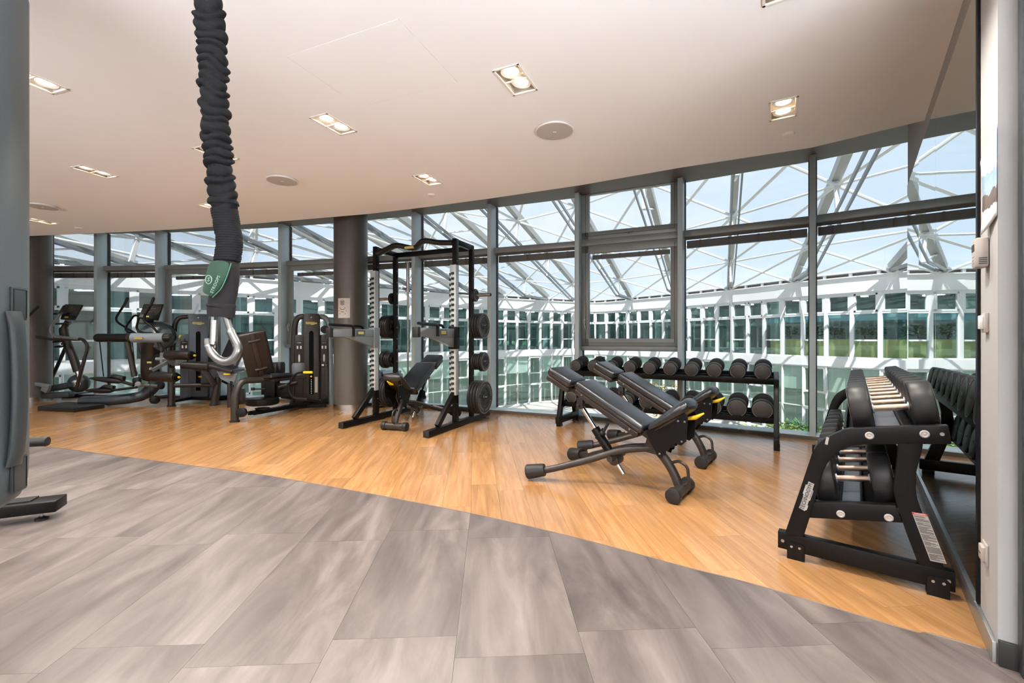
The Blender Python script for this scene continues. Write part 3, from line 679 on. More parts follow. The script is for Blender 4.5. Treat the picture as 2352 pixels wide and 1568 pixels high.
# ================================================================ BENCHES
def rounded_pad(c,ax,side,nrm,L,Wd,T,mb=None,n=6,top=None):
    mb=mb or MB(); R=M((V(side).normalized(),V(ax).normalized(),V(nrm).normalized())).transposed(); return mb.box(c,(Wd,L,T),R)
def make_bench():
    """local x from the head end to the front foot, z up"""
    o=thing('incline_bench','','bench',(0,0,0),0)
    Y=V((0,1,0))
    def padpart(name,a,b,w_,t,bev,dish=False):
        a=V((a[0],0,a[1])); b=V((b[0],0,b[1])); ax=(b-a).normalized(); nr=Y.cross(ax)
        if nr.z<0: nr=-nr
        L=(b-a).length
        # cross-section sweep with rounded outline
        m=MB(); N=10
        R=M((Y,ax,nr)).transposed()
        m.box((a+b)/2-nr*t/2,(w_,L,t),R)
        p=m.build(name,pad,o,bevel=bev,seg=4,smooth=50)
        m=MB(); m.box((a+b)/2-nr*(t+.022),(w_*.86,L*.95,.05),R); q=m.build(name+'_shell',dkb,p,bevel=.015,seg=3)
        # piping between upholstery and side
        m=MB(); hw=w_/2+.001; c=-t*.62
        pts=[a+ax*bev+Y*hw+nr*c,b-ax*bev+Y*hw+nr*c,b+ax*.001+Y*(hw-bev)+nr*c,b+ax*.001-Y*(hw-bev)+nr*c,b-ax*bev-Y*hw+nr*c,a+ax*bev-Y*hw+nr*c,a-ax*.001-Y*(hw-bev)+nr*c,a-ax*.001+Y*(hw-bev)+nr*c]
        m.tube(pts+[pts[0]],.0035,6,cap=False); m.build('piping',padside,p)
        for s in(-1,1):
            for e,pt in((.10,a),(-.10,b)):
                if L>.3: z=pt+ax*e*.9+Y*s*(w_*.43+.001)-nr*(t+.014); MB().cyl(z,z+Y*s*.004,.007,12).build('bolt',steel,q)
        return p
    padpart('head_pad',(.015,.905),(.235,.795),.27,.075,.030)
    padpart('back_pad',(.285,.805),(.845,.500),.30,.07,.028)
    # seat pad: front thicker, dished
    pts=[(.845,.478),(.865,.488),(.93,.53),(1.0,.58),(1.06,.625),(1.10,.655),(1.13,.68),(1.142,.69)]
    m=MB(); m.tube(bez([(a,0,b) for a,b in pts],4),[(.07,.012),(.115,.030),(.128,.040),(.135,.047),(.138,.052),(.136,.052),(.12,.045),(.07,.025)],24,flat=(0,1,0)); sp0=m.build('seat_pad',pad,o,smooth=70)
    m=MB(); m.tube([(.90,0,.475),(1.0,0,.545),(1.10,0,.62)],[(.10,.02),(.115,.03),(.10,.025)],18,flat=(0,1,0)); m.build('seat_pad_shell',dkb,sp0,smooth=70)
    # spine under back pad
    f=MB(); f.bar((.10,0,.80),(.86,0,.405),.07,.06); f.build('backrest_spine',dkb,o,bevel=.01)
    # base: V of two tubes from head feet to hub, curved front leg
    b=MB()
    for s in(-1,1):
        b.tube(bez([(.0,s*.33,.062),(.18,s*.26,.115),(.42,s*.15,.20),(.62,s*.07,.28),(.80,s*.035,.32),(.87,s*.02,.33)],6),.026,12)
    b.build('base_tube',dkb,o)
    b=MB(); b.tube(bez([(.80,0,.335),(.88,0,.315),(.955,0,.245),(1.015,0,.15),(1.05,0,.06)],6),.032,14); b.build('front_leg',dkb,o)
    b=MB(); b.cyl((1.055,-.13,.054),(1.055,.13,.054),.042,20); b.build('front_crossbar',dkb,o)
    for s in(-1,1):
        MB().cyl((1.055,s*.12,.054),(1.055,s*.175,.054),.054,26,bev=.008).build('end_cap',rub,o)
        d=V((-.14,s*.085,-.02)).normalized(); p=V((.03,s*.305,.075))
        q0=V((.085,s*.30,.090)); q1=V((-.055,s*.352,.060)); MB().tube([q0,q0.lerp(q1,.06),q0.lerp(q1,.94),q1],[.046,.050,.058,.050],24).build('end_sleeve',rub,o)
    # carrying handle on the front leg
    h=MB(); h.tube(fillet([(.985,0,.235),(1.045,0,.262),(1.105,0,.23),(1.115,0,.11),(1.06,0,.085)],.03,5),.011,10); h.build('carry_handle',dkb,o)
    # telescopic strut
    MB().cyl((.235,0,.60),(.62,0,.085),.019,16).build('strut_rod',chrome,o)
    MB().cyl((.375,0,.41),(.565,0,.16),.036,18,bev=.003).build('strut_sleeve',blk,o)
    MB().cyl((.32,-.045,.335+.14),(.32,-.0,.335+.14),.0,6) 
    m=MB(); m.box((.245,0,.60),(.06,.05,.09)); m.cyl((.235,-.04,.585),(.235,.04,.585),.016,12); m.build('strut_bracket',dkb,o,bevel=.008)
    m=MB(); m.cyl((.56,-.12,.215),(.56,.12,.215),.024,14); m.cyl((.56,-.055,.19),(.56,.055,.19),.04,14,bev=.004); m.build('strut_pivot',dkb,o)
    for (x,z,y) in ((.50,.40,-.02),(.42,.335,.06)):
        m=MB(); m.cyl((x,y,z+.07),(x-.03,y-.02,z),.012,10); m.cyl((x-.03,y-.02,z),(x-.042,y-.026,z-.022),.025,14,bev=.004); m.build('locking_knob',rubb,o)
    # gusset and notched quadrant under the seat
    g=MB()
    for s in(-1,1):
        y=s*.045; g.prism([(.80,.30),(.90,.29),(.96,.40),(.93,.48),(.83,.42)],(0,y-.004,0),V((1,0,0)),UP,V((0,1,0)),.008)
    g.build('gusset',dkb,o)
    teeth=[(.84,.46),(1.10,.64),(1.135,.60),(1.125,.43),(1.09,.395),(1.045,.405),(1.04,.375),(1.01,.37),(1.0,.345),(.985,.34),(.98,.315),(.965,.31),(.955,.285),(.93,.29),(.86,.40)]
    for s in(-1,1):
        q=MB().prism(teeth,(0,s*.095-.003,0),V((1,0,0)),UP,V((0,1,0)),.006).build('notched_plate',blk,o,smooth=0)
        for (x,z) in ((1.115,.565),(1.095,.425),(.94,.315),(1.07,.565)): MB().cyl((x,s*.098,z),(x,s*.103,z),.007,10).build('bolt',steel,q)
    m=MB(); m.tube([(1.10,.0,.57),(1.16,.0,.585),(1.215,.0,.62)],[.012,.016,.006],10,flat=(0,1,0)); m.build('release_lever',yel,o)
    m=MB(); m.bar((.28,-.085,.135),(.40,-.085*.9,.172),.012,.028); 
    b_=MB(); b_.bar((.18,.235,.145),(.38,.165,.215),.004,.03); b_.build('caution_sticker',sil,o)
    return o
b0=make_bench()
def place_bench(o,x,y,hx,hy,label):
    o.location=(x,y,0); o.rotation_euler=(0,0,math.atan2(hy,hx)); o['label']=label; o['group']='adjustable incline benches'
place_bench(b0,.38,3.84,.786,-.618,'black adjustable incline bench nearest the camera, on the open wood floor')
b1=copy_tree(b0); place_bench(b1,.92,4.66,.786,-.618,'black adjustable incline bench right in front of the window dumbbell rack')
b2=copy_tree(b0); place_bench(b2,-1.12,6.48,-.33,-1.02,'black adjustable incline bench standing inside the power rack')
for ch in list(b2.children_recursive):
    pass
# ================================================================ POWER RACK
e_=V((.4,.917,0)).normalized(); wl=V((-.917,.4,0)).normalized()
R0=V((-.975,5.06,0)); rk=thing('power_rack','tall black power rack with silver slotted uprights and spotter arms','power rack',R0,math.atan2(e_.y,e_.x))
# local x = back, local y = left
WD=1.27
def R_(x,y,z): return V((x,y,z))
for y in (0,WD):
    nm='base_rail'
    MB().bar((0,y,.045),(1.55,y,.045),.075,.07).build(nm,blk,rk,bevel=.006)
    MB().bar((-.012,y,.045),(.0,y,.045),.08,.075).build('rail_cap',rubb,rk,bevel=.004)
    for x,zt,sz in ((.64,2.40,.075),(1.06,2.38,.06)):
        u=MB().bar((x,y,.08),(x,y,zt),.055,sz,up=(1,0,0)).build('upright',blk,rk,bevel=.004)
        hl=MB()
        for k in range(12): z=.3+k*.165; hl.cyl((x+.0,y-.028 if y==0 else y-.028,z),(x,y-.0295,z),.008,8)
        hl.build('bolt_row',steel,u)
    MB().bar((.64,y,2.36),(1.09,y,2.36),.05,.07).build('side_beam',blk,rk,bevel=.004)
    MB().bar((.22,y,.09),(.60,y,.44),.05,.07).build('diagonal_brace',blk,rk,bevel=.004)
    # silver slotted hook plate in front of each upright
    hp=MB(); hp.bar((.585,y,.42),(.585,y,2.06),.085,.03,up=(1,0,0)); hp.bar((.60,y-.045,.42),(.60,y-.045,2.06),.004,.07,up=(1,0,0))
    h=hp.build('hook_plate',galv,rk,bevel=.003)
    for k in range(23):
        z=.50+k*.066
        s=MB(); s.box((.568,y-.002,z),(.010,.040,.030)); s.box((.562,y+.032,z-.012),(.02,.012,.03)); s.build('hook_slot',rubb,h,smooth=0)
    # spotter arm
    arm=MB(); arm.bar((.56,y,1.205),(-.17,y,1.205),.07,.10)
    arm.prism([(.56,1.155),(.0,1.155),(.12,1.13),(.56,1.02)],(0,y-.03,0),V((1,0,0)),UP,V((0,1,0)),.06)
    a=arm.build('spotter_arm',gun,rk,bevel=.004)
    MB().bar((-.17,y,1.205),(-.215,y,1.205),.078,.115).build('arm_cap',rubb,a,bevel=.004)
    MB().bar((.605,y,1.28),(.605,y,1.0),.10,.11,up=(1,0,0)).build('arm_bracket',gun if y else blk,a,bevel=.004)
    for yy,x1 in((-.05,.16),(.05,.44)):
        P=fillet([(x1,y+yy,1.16),(x1,y+yy,1.295),(x1-.43,y+yy*1.6,1.30)],.06,6); MB().tube(P,.017,10).build('dip_handle',blk,a)
    MB().box((.30,y-.038,1.205),(.16,.004,.075)).build('badge_plate',gpan,a); b=MB().box((.30,y-.041,1.205),(.10,.003,.035)).build('badge',yelb,a)
    text('TECHNOGYM',.016,inkm,a,(.30,y-.0435,1.205),(1,0,0),UP,ext=.0003) if y==0 else None
    # shackle of the front top
MB().bar((.64,0,2.33),(.64,WD,2.33),.05,.07).build('front_crossbeam',blk,rk,bevel=.004) if False else None
MB().bar((1.09,0,2.355),(1.09,WD,2.355),.05,.07).build('rear_crossbeam',blk,rk,bevel=.004)
MB().bar((1.09,0,.16),(1.09,WD,.16),.05,.06).build('rear_foot_beam',blk,rk,bevel=.004)
# contoured pull-up bar between the front uprights
pb=MB(); pb.tube(bez([(.64,.03,2.35),(.62,.25,2.37),(.55,.42,2.39),(.63,.62,2.33),(.56,.85,2.37),(.62,1.05,2.35),(.64,1.24,2.30)],6),[(.035,.05)]*37,12,flat=(0,0,1)); p_=pb.build('pull_up_bar',rubb,rk)
MB().box((.60,.66,2.33),(.10,.14,.03)).build('badge',yelb,p_,bevel=.01)
# barbell stored upright
bb=thing('barbell','long steel barbell stored upright at the left rear corner of the power rack','barbell',R0+e_*1.33+wl*(WD-.02))
MB().cyl((0,0,.09),(0,0,.50),.025,14).build('sleeve',steel,bb); MB().cyl((0,0,1.86),(0,0,2.29),.025,14).build('sleeve',steel,bb)
MB().cyl((0,0,.50),(0,0,1.84),.0145,12).build('shaft',steel,bb); 
for z in(.50,1.84): MB().cyl((0,0,z),(0,0,z+.03),.036,14).build('collar',steel,bb)
MB().cyl((1.31,WD-.02,.06),(1.31,WD-.02,.20),.035,14).build('bar_holder',blk,rk)
# storage horns and plates
plate_m=mat('cast black weight plate',(.014,.014,.015),.45,bump=('noise',160,.08)); plate_f=mat('grey plate lettering ring',(.22,.22,.23),.5)
pm_={}
def plate(r,th):
    k=(r,th)
    if k not in pm_:
        a=MB().lathe([(.026,0),(.045,0),(.05,th*.3),(r*.52,th*.3),(r*.56,th*.12),(r-.012,.0),(r,.008),(r,th-.008),(r-.012,th),(r*.56,th*.88),(r*.52,th*.7),(.05,th*.7),(.045,th),(.026,th)],n=40).mesh('plate',plate_m)
        sp=MB()
        for q in range(3):
            an=q*2*PI/3+.5
            for i in range(4):
                t0=an-.32+.16*i; t1=t0+.16
                sp.add([V((math.cos(t)*rr,math.sin(t)*rr,zz)) for zz in(th*.72,th*.70) for t,rr in((t0,r*.28),(t1,r*.28),(t1,r*.50),(t0,r*.50))],[(0,1,2,3)])
        b=sp.mesh('grip_opening',rubb,smooth=0)
        lt=MB(); L_=44
        for i in range(L_):
            if i%11 in(9,10): continue
            t0=2*PI*i/L_; t1=t0+2*PI/L_*.6; r0,r1=r*.70,r*.80
            lt.add([V((math.cos(t)*rr,math.sin(t)*rr,th*(.97)+.0012)) for t,rr in((t0,r0),(t1,r0),(t1,r1),(t0,r1))],[(0,1,2,3)])
        c=lt.mesh('raised_lettering',plate_f,smooth=0)
        g=MB().lathe([(r-.017,th+.0002),(r-.013,th+.0016),(r-.009,th+.0004)],n=40).mesh('rim_line',plate_f)
        pm_[k]=(a,b,c,g)
    return pm_[k]
horns=[(1.715,'top',[(.085,.035)],.26),(1.30,'upper',[(.172,.036)]*4,.20),(.82,'lower',[(.112,.030)]*3+[(.130,.034)]*2,.20),(.345,'bottom',[(.225,.04)]*4,.22)]
for side in (0,1):
    sgn=-1 if side==0 else 1; y0=0 if side==0 else WD; sn='right' if side==0 else 'left'
    for z,nm,st,hl in horns:
        x=1.06; y=y0+sgn*.03
        hh=MB().cyl((x,y,z),(x,y+sgn*hl,z),.0235,16).build('plate_horn',steel,rk)
        MB().cyl((x,y+sgn*.004,z),(x,y+sgn*.012,z),.045,16).build('horn_flange',blk,hh)
        MB().cyl((x,y+sgn*hl,z),(x,y+sgn*(hl+.008),z),.02,12,bev=.003).build('horn_cap',rubb,hh)
        off=.014
        for k,(r,th) in enumerate(st):
            pos=R0+e_*x+wl*(y+sgn*off)+UP*z
            lab='black weight plate %s on the %s horn at the power rack\'s %s side'%(('alone' if len(st)==1 else ['innermost','second from inside','third from inside','fourth from inside','outermost'][4 if k==len(st)-1 else k]),nm,sn)
            a,b,c,g=plate(r,th); o=thing('weight_plate',lab,'weight plate',pos,0,'plates stored on the power rack')
            q=(wl*sgn).to_track_quat('Z','X'); o.rotation_mode='QUATERNION'; o.rotation_quaternion=q
            d=link('disc',a,o); 
            if k==len(st)-1: link('grip_openings',b,d); tag(link('raised_lettering',c,d),kind='stuff'); link('rim_line',g,d)
            off+=th+.003
# ================================================================ HANGING STRAP (near the camera)
YS=1.0
fab=mat('black ruched nylon sleeve',(.0032,.0036,.005),.75,spec=.25,bump=('noise',500,.3))
fab2=mat('charcoal neoprene cuff',(.012,.0115,.012),.8,spec=.25)
grn=mat('green fabric tag',(.0,.036,.012),.6,sheen=.1)
hs=thing('resistance_strap','thick black ruched resistance strap with green tag and steel hook hanging from the ceiling','strap',W(470,774,YS)*V((1,1,0))if False else V((PX(470,YS,0).x,YS,H_C)))
o0=V(hs.location)
def S(u,v,dy=0): return W(u,v,YS+dy)-o0
ctr=[(468,-820),(474,-300),(480,0),(489,130),(493,260),(500,350),(507,410),(514,470),(522,520),(527,560),(522,600)]
cp_=bez([S(*c) for c in ctr],60)
# ruched sleeve: irregular folds along the length
rr=random.Random(11); P=[];Rd=[]; acc=0; nxt=0; amp=.5; NS=28
m=MB(); base=0; ph=0; 
zs=[]; k=0; folds=[]; z=0; L=(cp_[-1]-cp_[0]).length
while z<L+.1:
    d=rr.uniform(.014,.030); folds.append((z,z+d,rr.uniform(-1,1),rr.uniform(0,6.28),rr.uniform(.5,1))); z+=d
def fold(s,a,tip):
    # skewed folds: position along the strap shifted around the circumference
    for (z0,z1,sk,ph,am) in ():pass
    return 0
import bisect
starts=[f[0] for f in folds]
arc=[0]
for i in range(1,len(cp_)): arc.append(arc[-1]+(cp_[i]-cp_[i-1]).length)
keep=[]; step=.0013; s=0; j=0
while s<arc[-1]:
    while arc[j+1]<s: j+=1
    t=(s-arc[j])/max(1e-9,arc[j+1]-arc[j]); keep.append((cp_[j].lerp(cp_[j+1],t),s)); s+=step
for p,s in keep:
    zc=p.z
    vpx=V0-(zc+o0.z-EYE)*F/YS
    w0=.0315 if vpx<470 else .0275
    am0=1 if vpx<480 else .25
    for q in range(NS):
        a=2*PI*q/NS
        ss=s+.010*math.sin(a+ 1.6*math.sin(s*11))+.006*math.sin(2*a+s*31)
        i=max(0,min(len(folds)-1,bisect.bisect(starts,ss)-1)); z0,z1,sk,ph,am=folds[i]
        x=(ss-z0)/(z1-z0); h=math.sqrt(max(0,math.sin(PI*min(max(x,0),1))))
        r=w0*(1.04-.33*am0*(1-h*am))*(1+.07*math.sin(a*2+ph)*am0+.05*math.sin(3*a+ph*2+s*40)*am0)
        if vpx>478: r*=1+.018*math.sin(s*1150+a*.6)
        m.v.append(tuple(p+V((math.cos(a)*r,math.sin(a)*r*.85,0))))
n=len(keep)
for i in range(n-1):
    for q in range(NS): m.f.append((i*NS+q,i*NS+(q+1)%NS,(i+1)*NS+(q+1)%NS,(i+1)*NS+q))
m.f.append(tuple(range(NS))); m.f.append(tuple((n-1)*NS+q for q in range(NS)))
m.build('ruched_sleeve',fab,hs,smooth=75)
MB().box((0,0,-.01),(.07,.07,.02)).build('ceiling_plate',steel,hs,bevel=.003)
# cuff
m=MB(); m.tube([S(522,596),S(521,606),S(520,640),S(515,670),S(509,692),S(508,712),S(507,728)],[(.020,.018),(.0265,.024),(.0265,.022),(.0285,.02),(.0295,.018),(.031,.018),(.029,.017)],24,flat=(1,0,0)); cf=m.build('cuff',fab2,hs,smooth=60)
m=MB(); m.tube([S(508,698),S(508,703),S(507.5,707)],[(.0300,.0185),(.0325,.0205),(.0300,.0185)],24,flat=(1,0,0)); m.build('hem',fab2,cf,smooth=60)
# green tag: folded band hanging in front and to the left
m=MB(); dy=-.03
tp=[(480,597,-.006),(505,597,-.022),(527,603,-.026)]
rows=[[(478,598,-.01),(500,595,-.026),(518,598,-.029),(531,604,-.024)],[(472,625,-.012),(492,625,-.028),(508,628,-.031),(521,634,-.026)],[(466,650,-.013),(482,652,-.029),(496,656,-.031),(508,662,-.026)],[(461,670,-.013),(472,677,-.026),(484,681,-.027),(487,683,-.024)]]
vs=[S(*p) for r in rows for p in r]; nn=4
m.add(vs,[(i*nn+j,i*nn+j+1,(i+1)*nn+j+1,(i+1)*nn+j) for i in range(len(rows)-1) for j in range(nn-1)])
tg=m.build('fabric_tag',grn,hs,smooth=70); sd=tg.modifiers.new('thickness','SOLIDIFY'); sd.thickness=.003; sd.offset=-1; ss_=tg.modifiers.new('soft','SUBSURF'); ss_.levels=2; ss_.render_levels=2
edge=mat('tag edge piping',(.06,.17,.11),.6); m=MB(); m.tube(bez([S(531,604,-.0255),S(521,634,-.0275),S(508,662,-.0275),S(488,683,-.0255)],6),.0012,6); m.build('edge_piping',edge,tg)
wtx=mat('pale green lettering',(.20,.33,.25),.6)
dv=(S(500,640,-.033)-S(486,672,-.032)).normalized(); uv=V((-1,0,0)); uv=(uv-dv*uv.dot(dv)).normalized()
text('STROOPS',.0098,wtx,tg,S(494.5,653,-.0345),dv,uv,ext=.0002)
m=MB(); c=S(479,642,-.0345); R_c=.0072
m.tube([c+V((math.cos(a)*R_c*.95,0,math.sin(a)*R_c*1.25)) for a in [2*PI*i/24 for i in range(25)]],.0010,6,cap=False); m.build('round_emblem',wtx,tg)
text('S',.0125,wtx,tg,c+V((0,-.0002,0)),(1,0,-.25),UP,ext=.0002,name='emblem_letter')
# carabiner hook
hk=mat('polished steel hook',(.22,.22,.215),.27,metal=1,bump=('noise',30,.05))
m=MB(); m.tube(bez([S(517,715),S(522,735),S(532,765),S(544,790),S(546,806),S(537,822),S(520,830),S(502,825),S(488,812),S(480,798),S(476,783)],8),[.0060]*3+[.0075]*12+[.0092]*60+[.0085]*6,16); m.build('hook_body',hk,hs,smooth=60)
m=MB(); m.tube([S(477,790),S(476,777)],[.0075,.0068],14); m.tube([S(490,716),S(488,786)],.0052,14); hb=m.build('gate',hk,hs)
m=MB(); m.tube([S(493,735),S(490.5,784)],[.0078,.0078],16); m.tube([S(490,784),S(489,790)],.0062,12); m.build('gate_sleeve',steel,hb)
# ================================================================ PUNCHING BAG and machine base at the left edge
bx,by,br=-2.075,1.57,.25
vin=mat('ribbed dark grey vinyl',(.075,.095,.104),.45,bump=('noise',240,.2)); vin2=mat('smooth dark vinyl strap',(.032,.040,.044),.38,bump=('noise',300,.1))
pb=thing('punching_bag','large dark grey ribbed vinyl punching bag with grab handle at the left edge','punching bag',(bx,by,0))
MB().lathe([(0,.50),(.12,.503),(.19,.515),(.228,.545),(.246,.60),(br,.68),(br,2.46),(.235,2.50),(0,2.51)],n=72).build('bag_body',vin,pb,smooth=50)
for a in range(4):
    t=a*PI/2+.4; MB().tube([(math.cos(t)*.22,math.sin(t)*.22,2.49),(0,0,H_C)],.005,6).build('chain',chrome,pb)
MB().cyl((0,0,2.68),(0,0,H_C),.04,12).build('swivel',steel,pb)
# visible side faces camera: angle of a surface point seen at pixel u
def bag_ang(u):
    a=(u-U0)/F; d=V((a,1,0)).normalized(); c=V((bx,by,0)); t=d.dot(c); q=c-d*t; h=math.sqrt(max(0,br*br-q.length**2)); p=d*(t-h)-c; return math.atan2(p.y,p.x)
def bp_(a,z,off=.002): return V((math.cos(a)*(br+off),math.sin(a)*(br+off),z))
a0,a1=bag_ang(22),bag_ang(56)
def zb(v,u=40):
    a=bag_ang(u); Y=by+math.sin(a)*br; return EYE-(v-V0)/F*Y
for (vt,vb) in ((660,735),(1048,1128)):
    m=MB(); K=5; zt,zz=zb(vt),zb(vb); vs=[]
    for i in range(K+1):
        a=a0+(a1-a0)*i/K
        for z,of in((zt,.008),(zt,0),(zz,0),(zz,.008)): vs.append(bp_(a,z,of))
    m.add(vs,[(i*4+j,i*4+(j+1)%4,(i+1)*4+(j+1)%4,(i+1)*4+j) for i in range(K) for j in range(4)]+[(0,1,2,3),(K*4,K*4+1,K*4+2,K*4+3)])
    p=m.build('handle_patch',vin2,pb,bevel=.002); 
    s=MB(); da=(a1-a0)*.08; loop=[bp_(a0+da,zt-.008,.009),bp_((a0+a1)/2,zt-.008,.009),bp_(a1-da,zt-.008,.009),bp_(a1-da,zz+.008,.009),bp_((a0+a1)/2,zz+.008,.009),bp_(a0+da,zz+.008,.009)]; s.tube(loop+[loop[0]],.0012,5,cap=False); s.build('stitching',rubb,p)
am=bag_ang(27); zt,zz=zb(728),zb(1052)
rad=V((math.cos(am),math.sin(am),0)); tan=V((-rad.y,rad.x,0))
Pm=[bp_(am,zt+.02,.006)]+[bp_(am+.02*math.sin(t*PI),zt+(zz-zt)*t,.010+.010*math.sin(PI*t)**.6) for t in [.06+.88*i/16 for i in range(17)]]+[bp_(am,zz-.02,.006)]
m=MB(); m.tube(Pm,[(.034,.008)]+[(.029,.017)]*17+[(.034,.008)],18,flat=tan); m.build('grab_handle',vin2,pb,smooth=60)
# machine base behind the bag
mb=thing('machine_base','low black steel exercise machine base with levelling foot behind the punching bag','exercise machine',(-3.1,2.7,0))
o1=V(mb.location)
m=MB(); m.bar(V((-3.75,2.47,.085))-o1,V((-2.90,2.86,.085))-o1,.15,.07); m.build('base_beam',blk,mb,bevel=.006)
m=MB(); m.bar(V((-3.6,2.56,.124))-o1,V((-3.03,2.82,.124))-o1,.10,.008); m.build('tread_plate',rubb,mb)
p=V((-2.965,2.80,0))-o1
f=MB().lathe([(.0,0),(.033,0),(.034,.012),(.014,.020),(.012,.022)],p,UP,20).build('levelling_foot',rubb,mb); MB().cyl(p+UP*.02,p+UP*.055,.008,10).build('foot_screw',steel,f)
MB().bar(V((-3.55,2.58,.12))-o1,V((-3.55,2.58,1.5))-o1,.09,.09,up=(1,0,0)).build('mast',blk,mb,bevel=.006)
MB().cyl(V((-3.50,2.78,.47))-o1,V((-3.03,2.90,.47))-o1,.031,18,bev=.006).build('foot_roller',rubb,mb)
MB().bar(V((-3.55,2.62,.47))-o1,V((-3.45,2.80,.47))-o1,.04,.04).build('roller_arm',blk,mb)
# ================================================================ SELECTORISED MACHINES
def tower(T,c,fr,panel_w,side_w,zt,cover,both,yshift=0):
    """weight stack tower; c = centre of its front at floor, fr = direction it faces (unit)"""
    fr=V(fr).normalized(); sd=V((-fr.y,fr.x,0))   # sd = its left when facing along fr... 
    R=M((sd,fr,UP)).transposed(); c=V(c)
    def bx(cx,cy,cz,w_,d_,h_,name,mt,bev=.01,par=T): 
        m=MB(); m.box(c+sd*cx+fr*cy+UP*cz,(w_,d_,h_),R); return m.build(name,mt,par,bevel=bev)
    p=bx(0,0,zt/2+.04,panel_w,.12,zt-.08,'front_cover',cover,.03)
    s=MB(); cc=c+fr*.0615
    pts=[(x,z) for x,z in((-.035,.20),(.035,.20),(.035,1.22),(.024,1.245),(0,1.255),(-.024,1.245),(-.035,1.22),(-.035,.20))][:-1]
    s.prism(pts,cc,sd,UP,fr,.002); s.build('slot',black,p,smooth=0)
    b=MB(); b.prism([(-.085,-.012),(-.07,-.02),(-.02,-.02),(.0,-.03),(.04,-.03),(.05,-.02),(.085,-.016),(.088,.008),(.06,.008),(.05,.018),(-.085,.016)],c+fr*.0615+UP*(zt-.16),sd,UP,fr,.003); b.build('badge',yelb,p)
    text('TECHNOGYM',.022,inkm,p,c+fr*.066+UP*(zt-.16),sd,UP,ext=.0004)
    m=MB(); m.lathe([(.0,0),(.010,0),(.010,.003)],c+fr*.0605+UP*(zt-.065),fr,12); m.build('height_mark',whi,p)
    for s_ in ((-1,1) if both else (1,)):
        q=bx(s_*(panel_w/2+side_w/2),-.05,.62,side_w,.10,1.14,'side_cover',cover,.008)
        # instruction placard
        k=MB(); k.box(c+sd*s_*(panel_w/2+side_w/2)+fr*.0015+UP*.86,(side_w*.8,.003,.44),R); k=k.build('placard',rubb,q,smooth=0)
        w_=MB(); cx=s_*(panel_w/2+side_w/2)
        for (zz,xx,a,b2) in ((1.055,0,.05,.006),(.98,-.02,.02,.05),(.98,.02,.02,.05),(.80,0,.022,.09),(.80,0,.012,.13),(.68,-.015,.03,.03),(.68,.025,.008,.01)):
            w_.box(c+sd*(cx+xx*side_w/.1)+fr*.004+UP*zz,(a*side_w/.11,.001,b2),R)
        w_.build('pictogram',whi,k,smooth=0)
    return p,sd,fr,R
# ---- adductor machine
ad=thing('adductor_machine','dark bronze adductor machine with upright backrest and weight tower left of the column','gym machine',(-3.4,6.9,0)); oa=V(ad.location)
def Q(u,v,Y): return W(u,v,Y)-oa
tc0=PX(716,7.42,0)-oa
p,sd,fr,R=tower(ad,tc0,(.32,-.95,0),.255,.125,1.545,dkb,True)
st_=MB()
for k in range(12): st_.box(tc0-fr*.03+UP*(.26+k*.03),(.06,.06,.026),R)
st_.build('weight_stack',blk,ad)
MB().box(tc0+fr*.066+sd*(.075)+UP*.36,(.045,.002,.26),R).build('warning_label',sil,ad,smooth=0)
MB().cyl(tc0+fr*.06+UP*.50,tc0+fr*.09+UP*.50,.014,12,bev=.003).build('selector_pin',yel,ad)
w_=MB(); 
for k in range(9): w_.box(tc0+fr*.066+UP*(.22+k*.028),(.012,.002,.012),R)
w_.build('weight_numbers',whi,ad,smooth=0)
for s_ in(1,-1):
    x=s_*.29
    P=[tc0+sd*s_*.12+UP*1.50-fr*.05,tc0+sd*s_*.22+UP*1.48-fr*.05,tc0+sd*s_*.262+UP*1.36-fr*.05,tc0+sd*s_*.285+UP*.9-fr*.05,tc0+sd*s_*.30-fr*.05]
    MB().tube(fillet(P,.12,6),[(.03,.045)]*(2+6*3),14,flat=fr).build('tower_frame',gun if s_>0 else dkb,ad)  # right tube paler than the left: its highlight is put into the colour
MB().bar(tc0-fr*.08+sd*.3+UP*.05,tc0-fr*.08-sd*.3+UP*.05,.06,.06).build('tower_foot',blk,ad)
for z in(1.28,.10): MB().cyl(tc0+sd*.20+fr*.03+UP*z,tc0+sd*.20-fr*.02+UP*z,.065 if z>1 else .055,24,bev=.005).build('pulley',blk,ad)
for dx in(.20,.235): MB().cyl(tc0+sd*dx+UP*.15,tc0+sd*dx+UP*1.25,.004,6).build('cable',steel,ad)
# frame tube with curved front leg
MB().tube(fillet([Q(539,966,6.03),Q(539,905,6.03),Q(552,874,6.10),Q(602,872,6.35)],.30,10),[(.052,.040)]*24+[(.05,.04)]*0,16,flat=(1,0,0)).build('front_leg',dkb,ad)
fl=Q(539,966,6.03); MB().cyl(V((fl.x,fl.y,0)),V((fl.x,fl.y,.02)),.062,20).build('leg_foot',rubb,ad)
rc=PF(545,963,0)-oa; re=tc0+UP*0
for dx in(-.035,.035): MB().bar(V((rc.x+dx+.1,rc.y+.15,.06)),V((re.x+dx-.02,re.y-.15,.06)),.035,.055).build('base_rail',blk,ad,bevel=.004)
MB().bar(V((re.x-.35,re.y-.22,.03)),V((re.x+.30,re.y-.12,.03)),.06,.04).build('cross_foot',blk,ad)
MB().cyl(Q(553,947,5.98),Q(557,947,6.05),.064,24,bev=.008).build('transport_wheel',blk,ad)
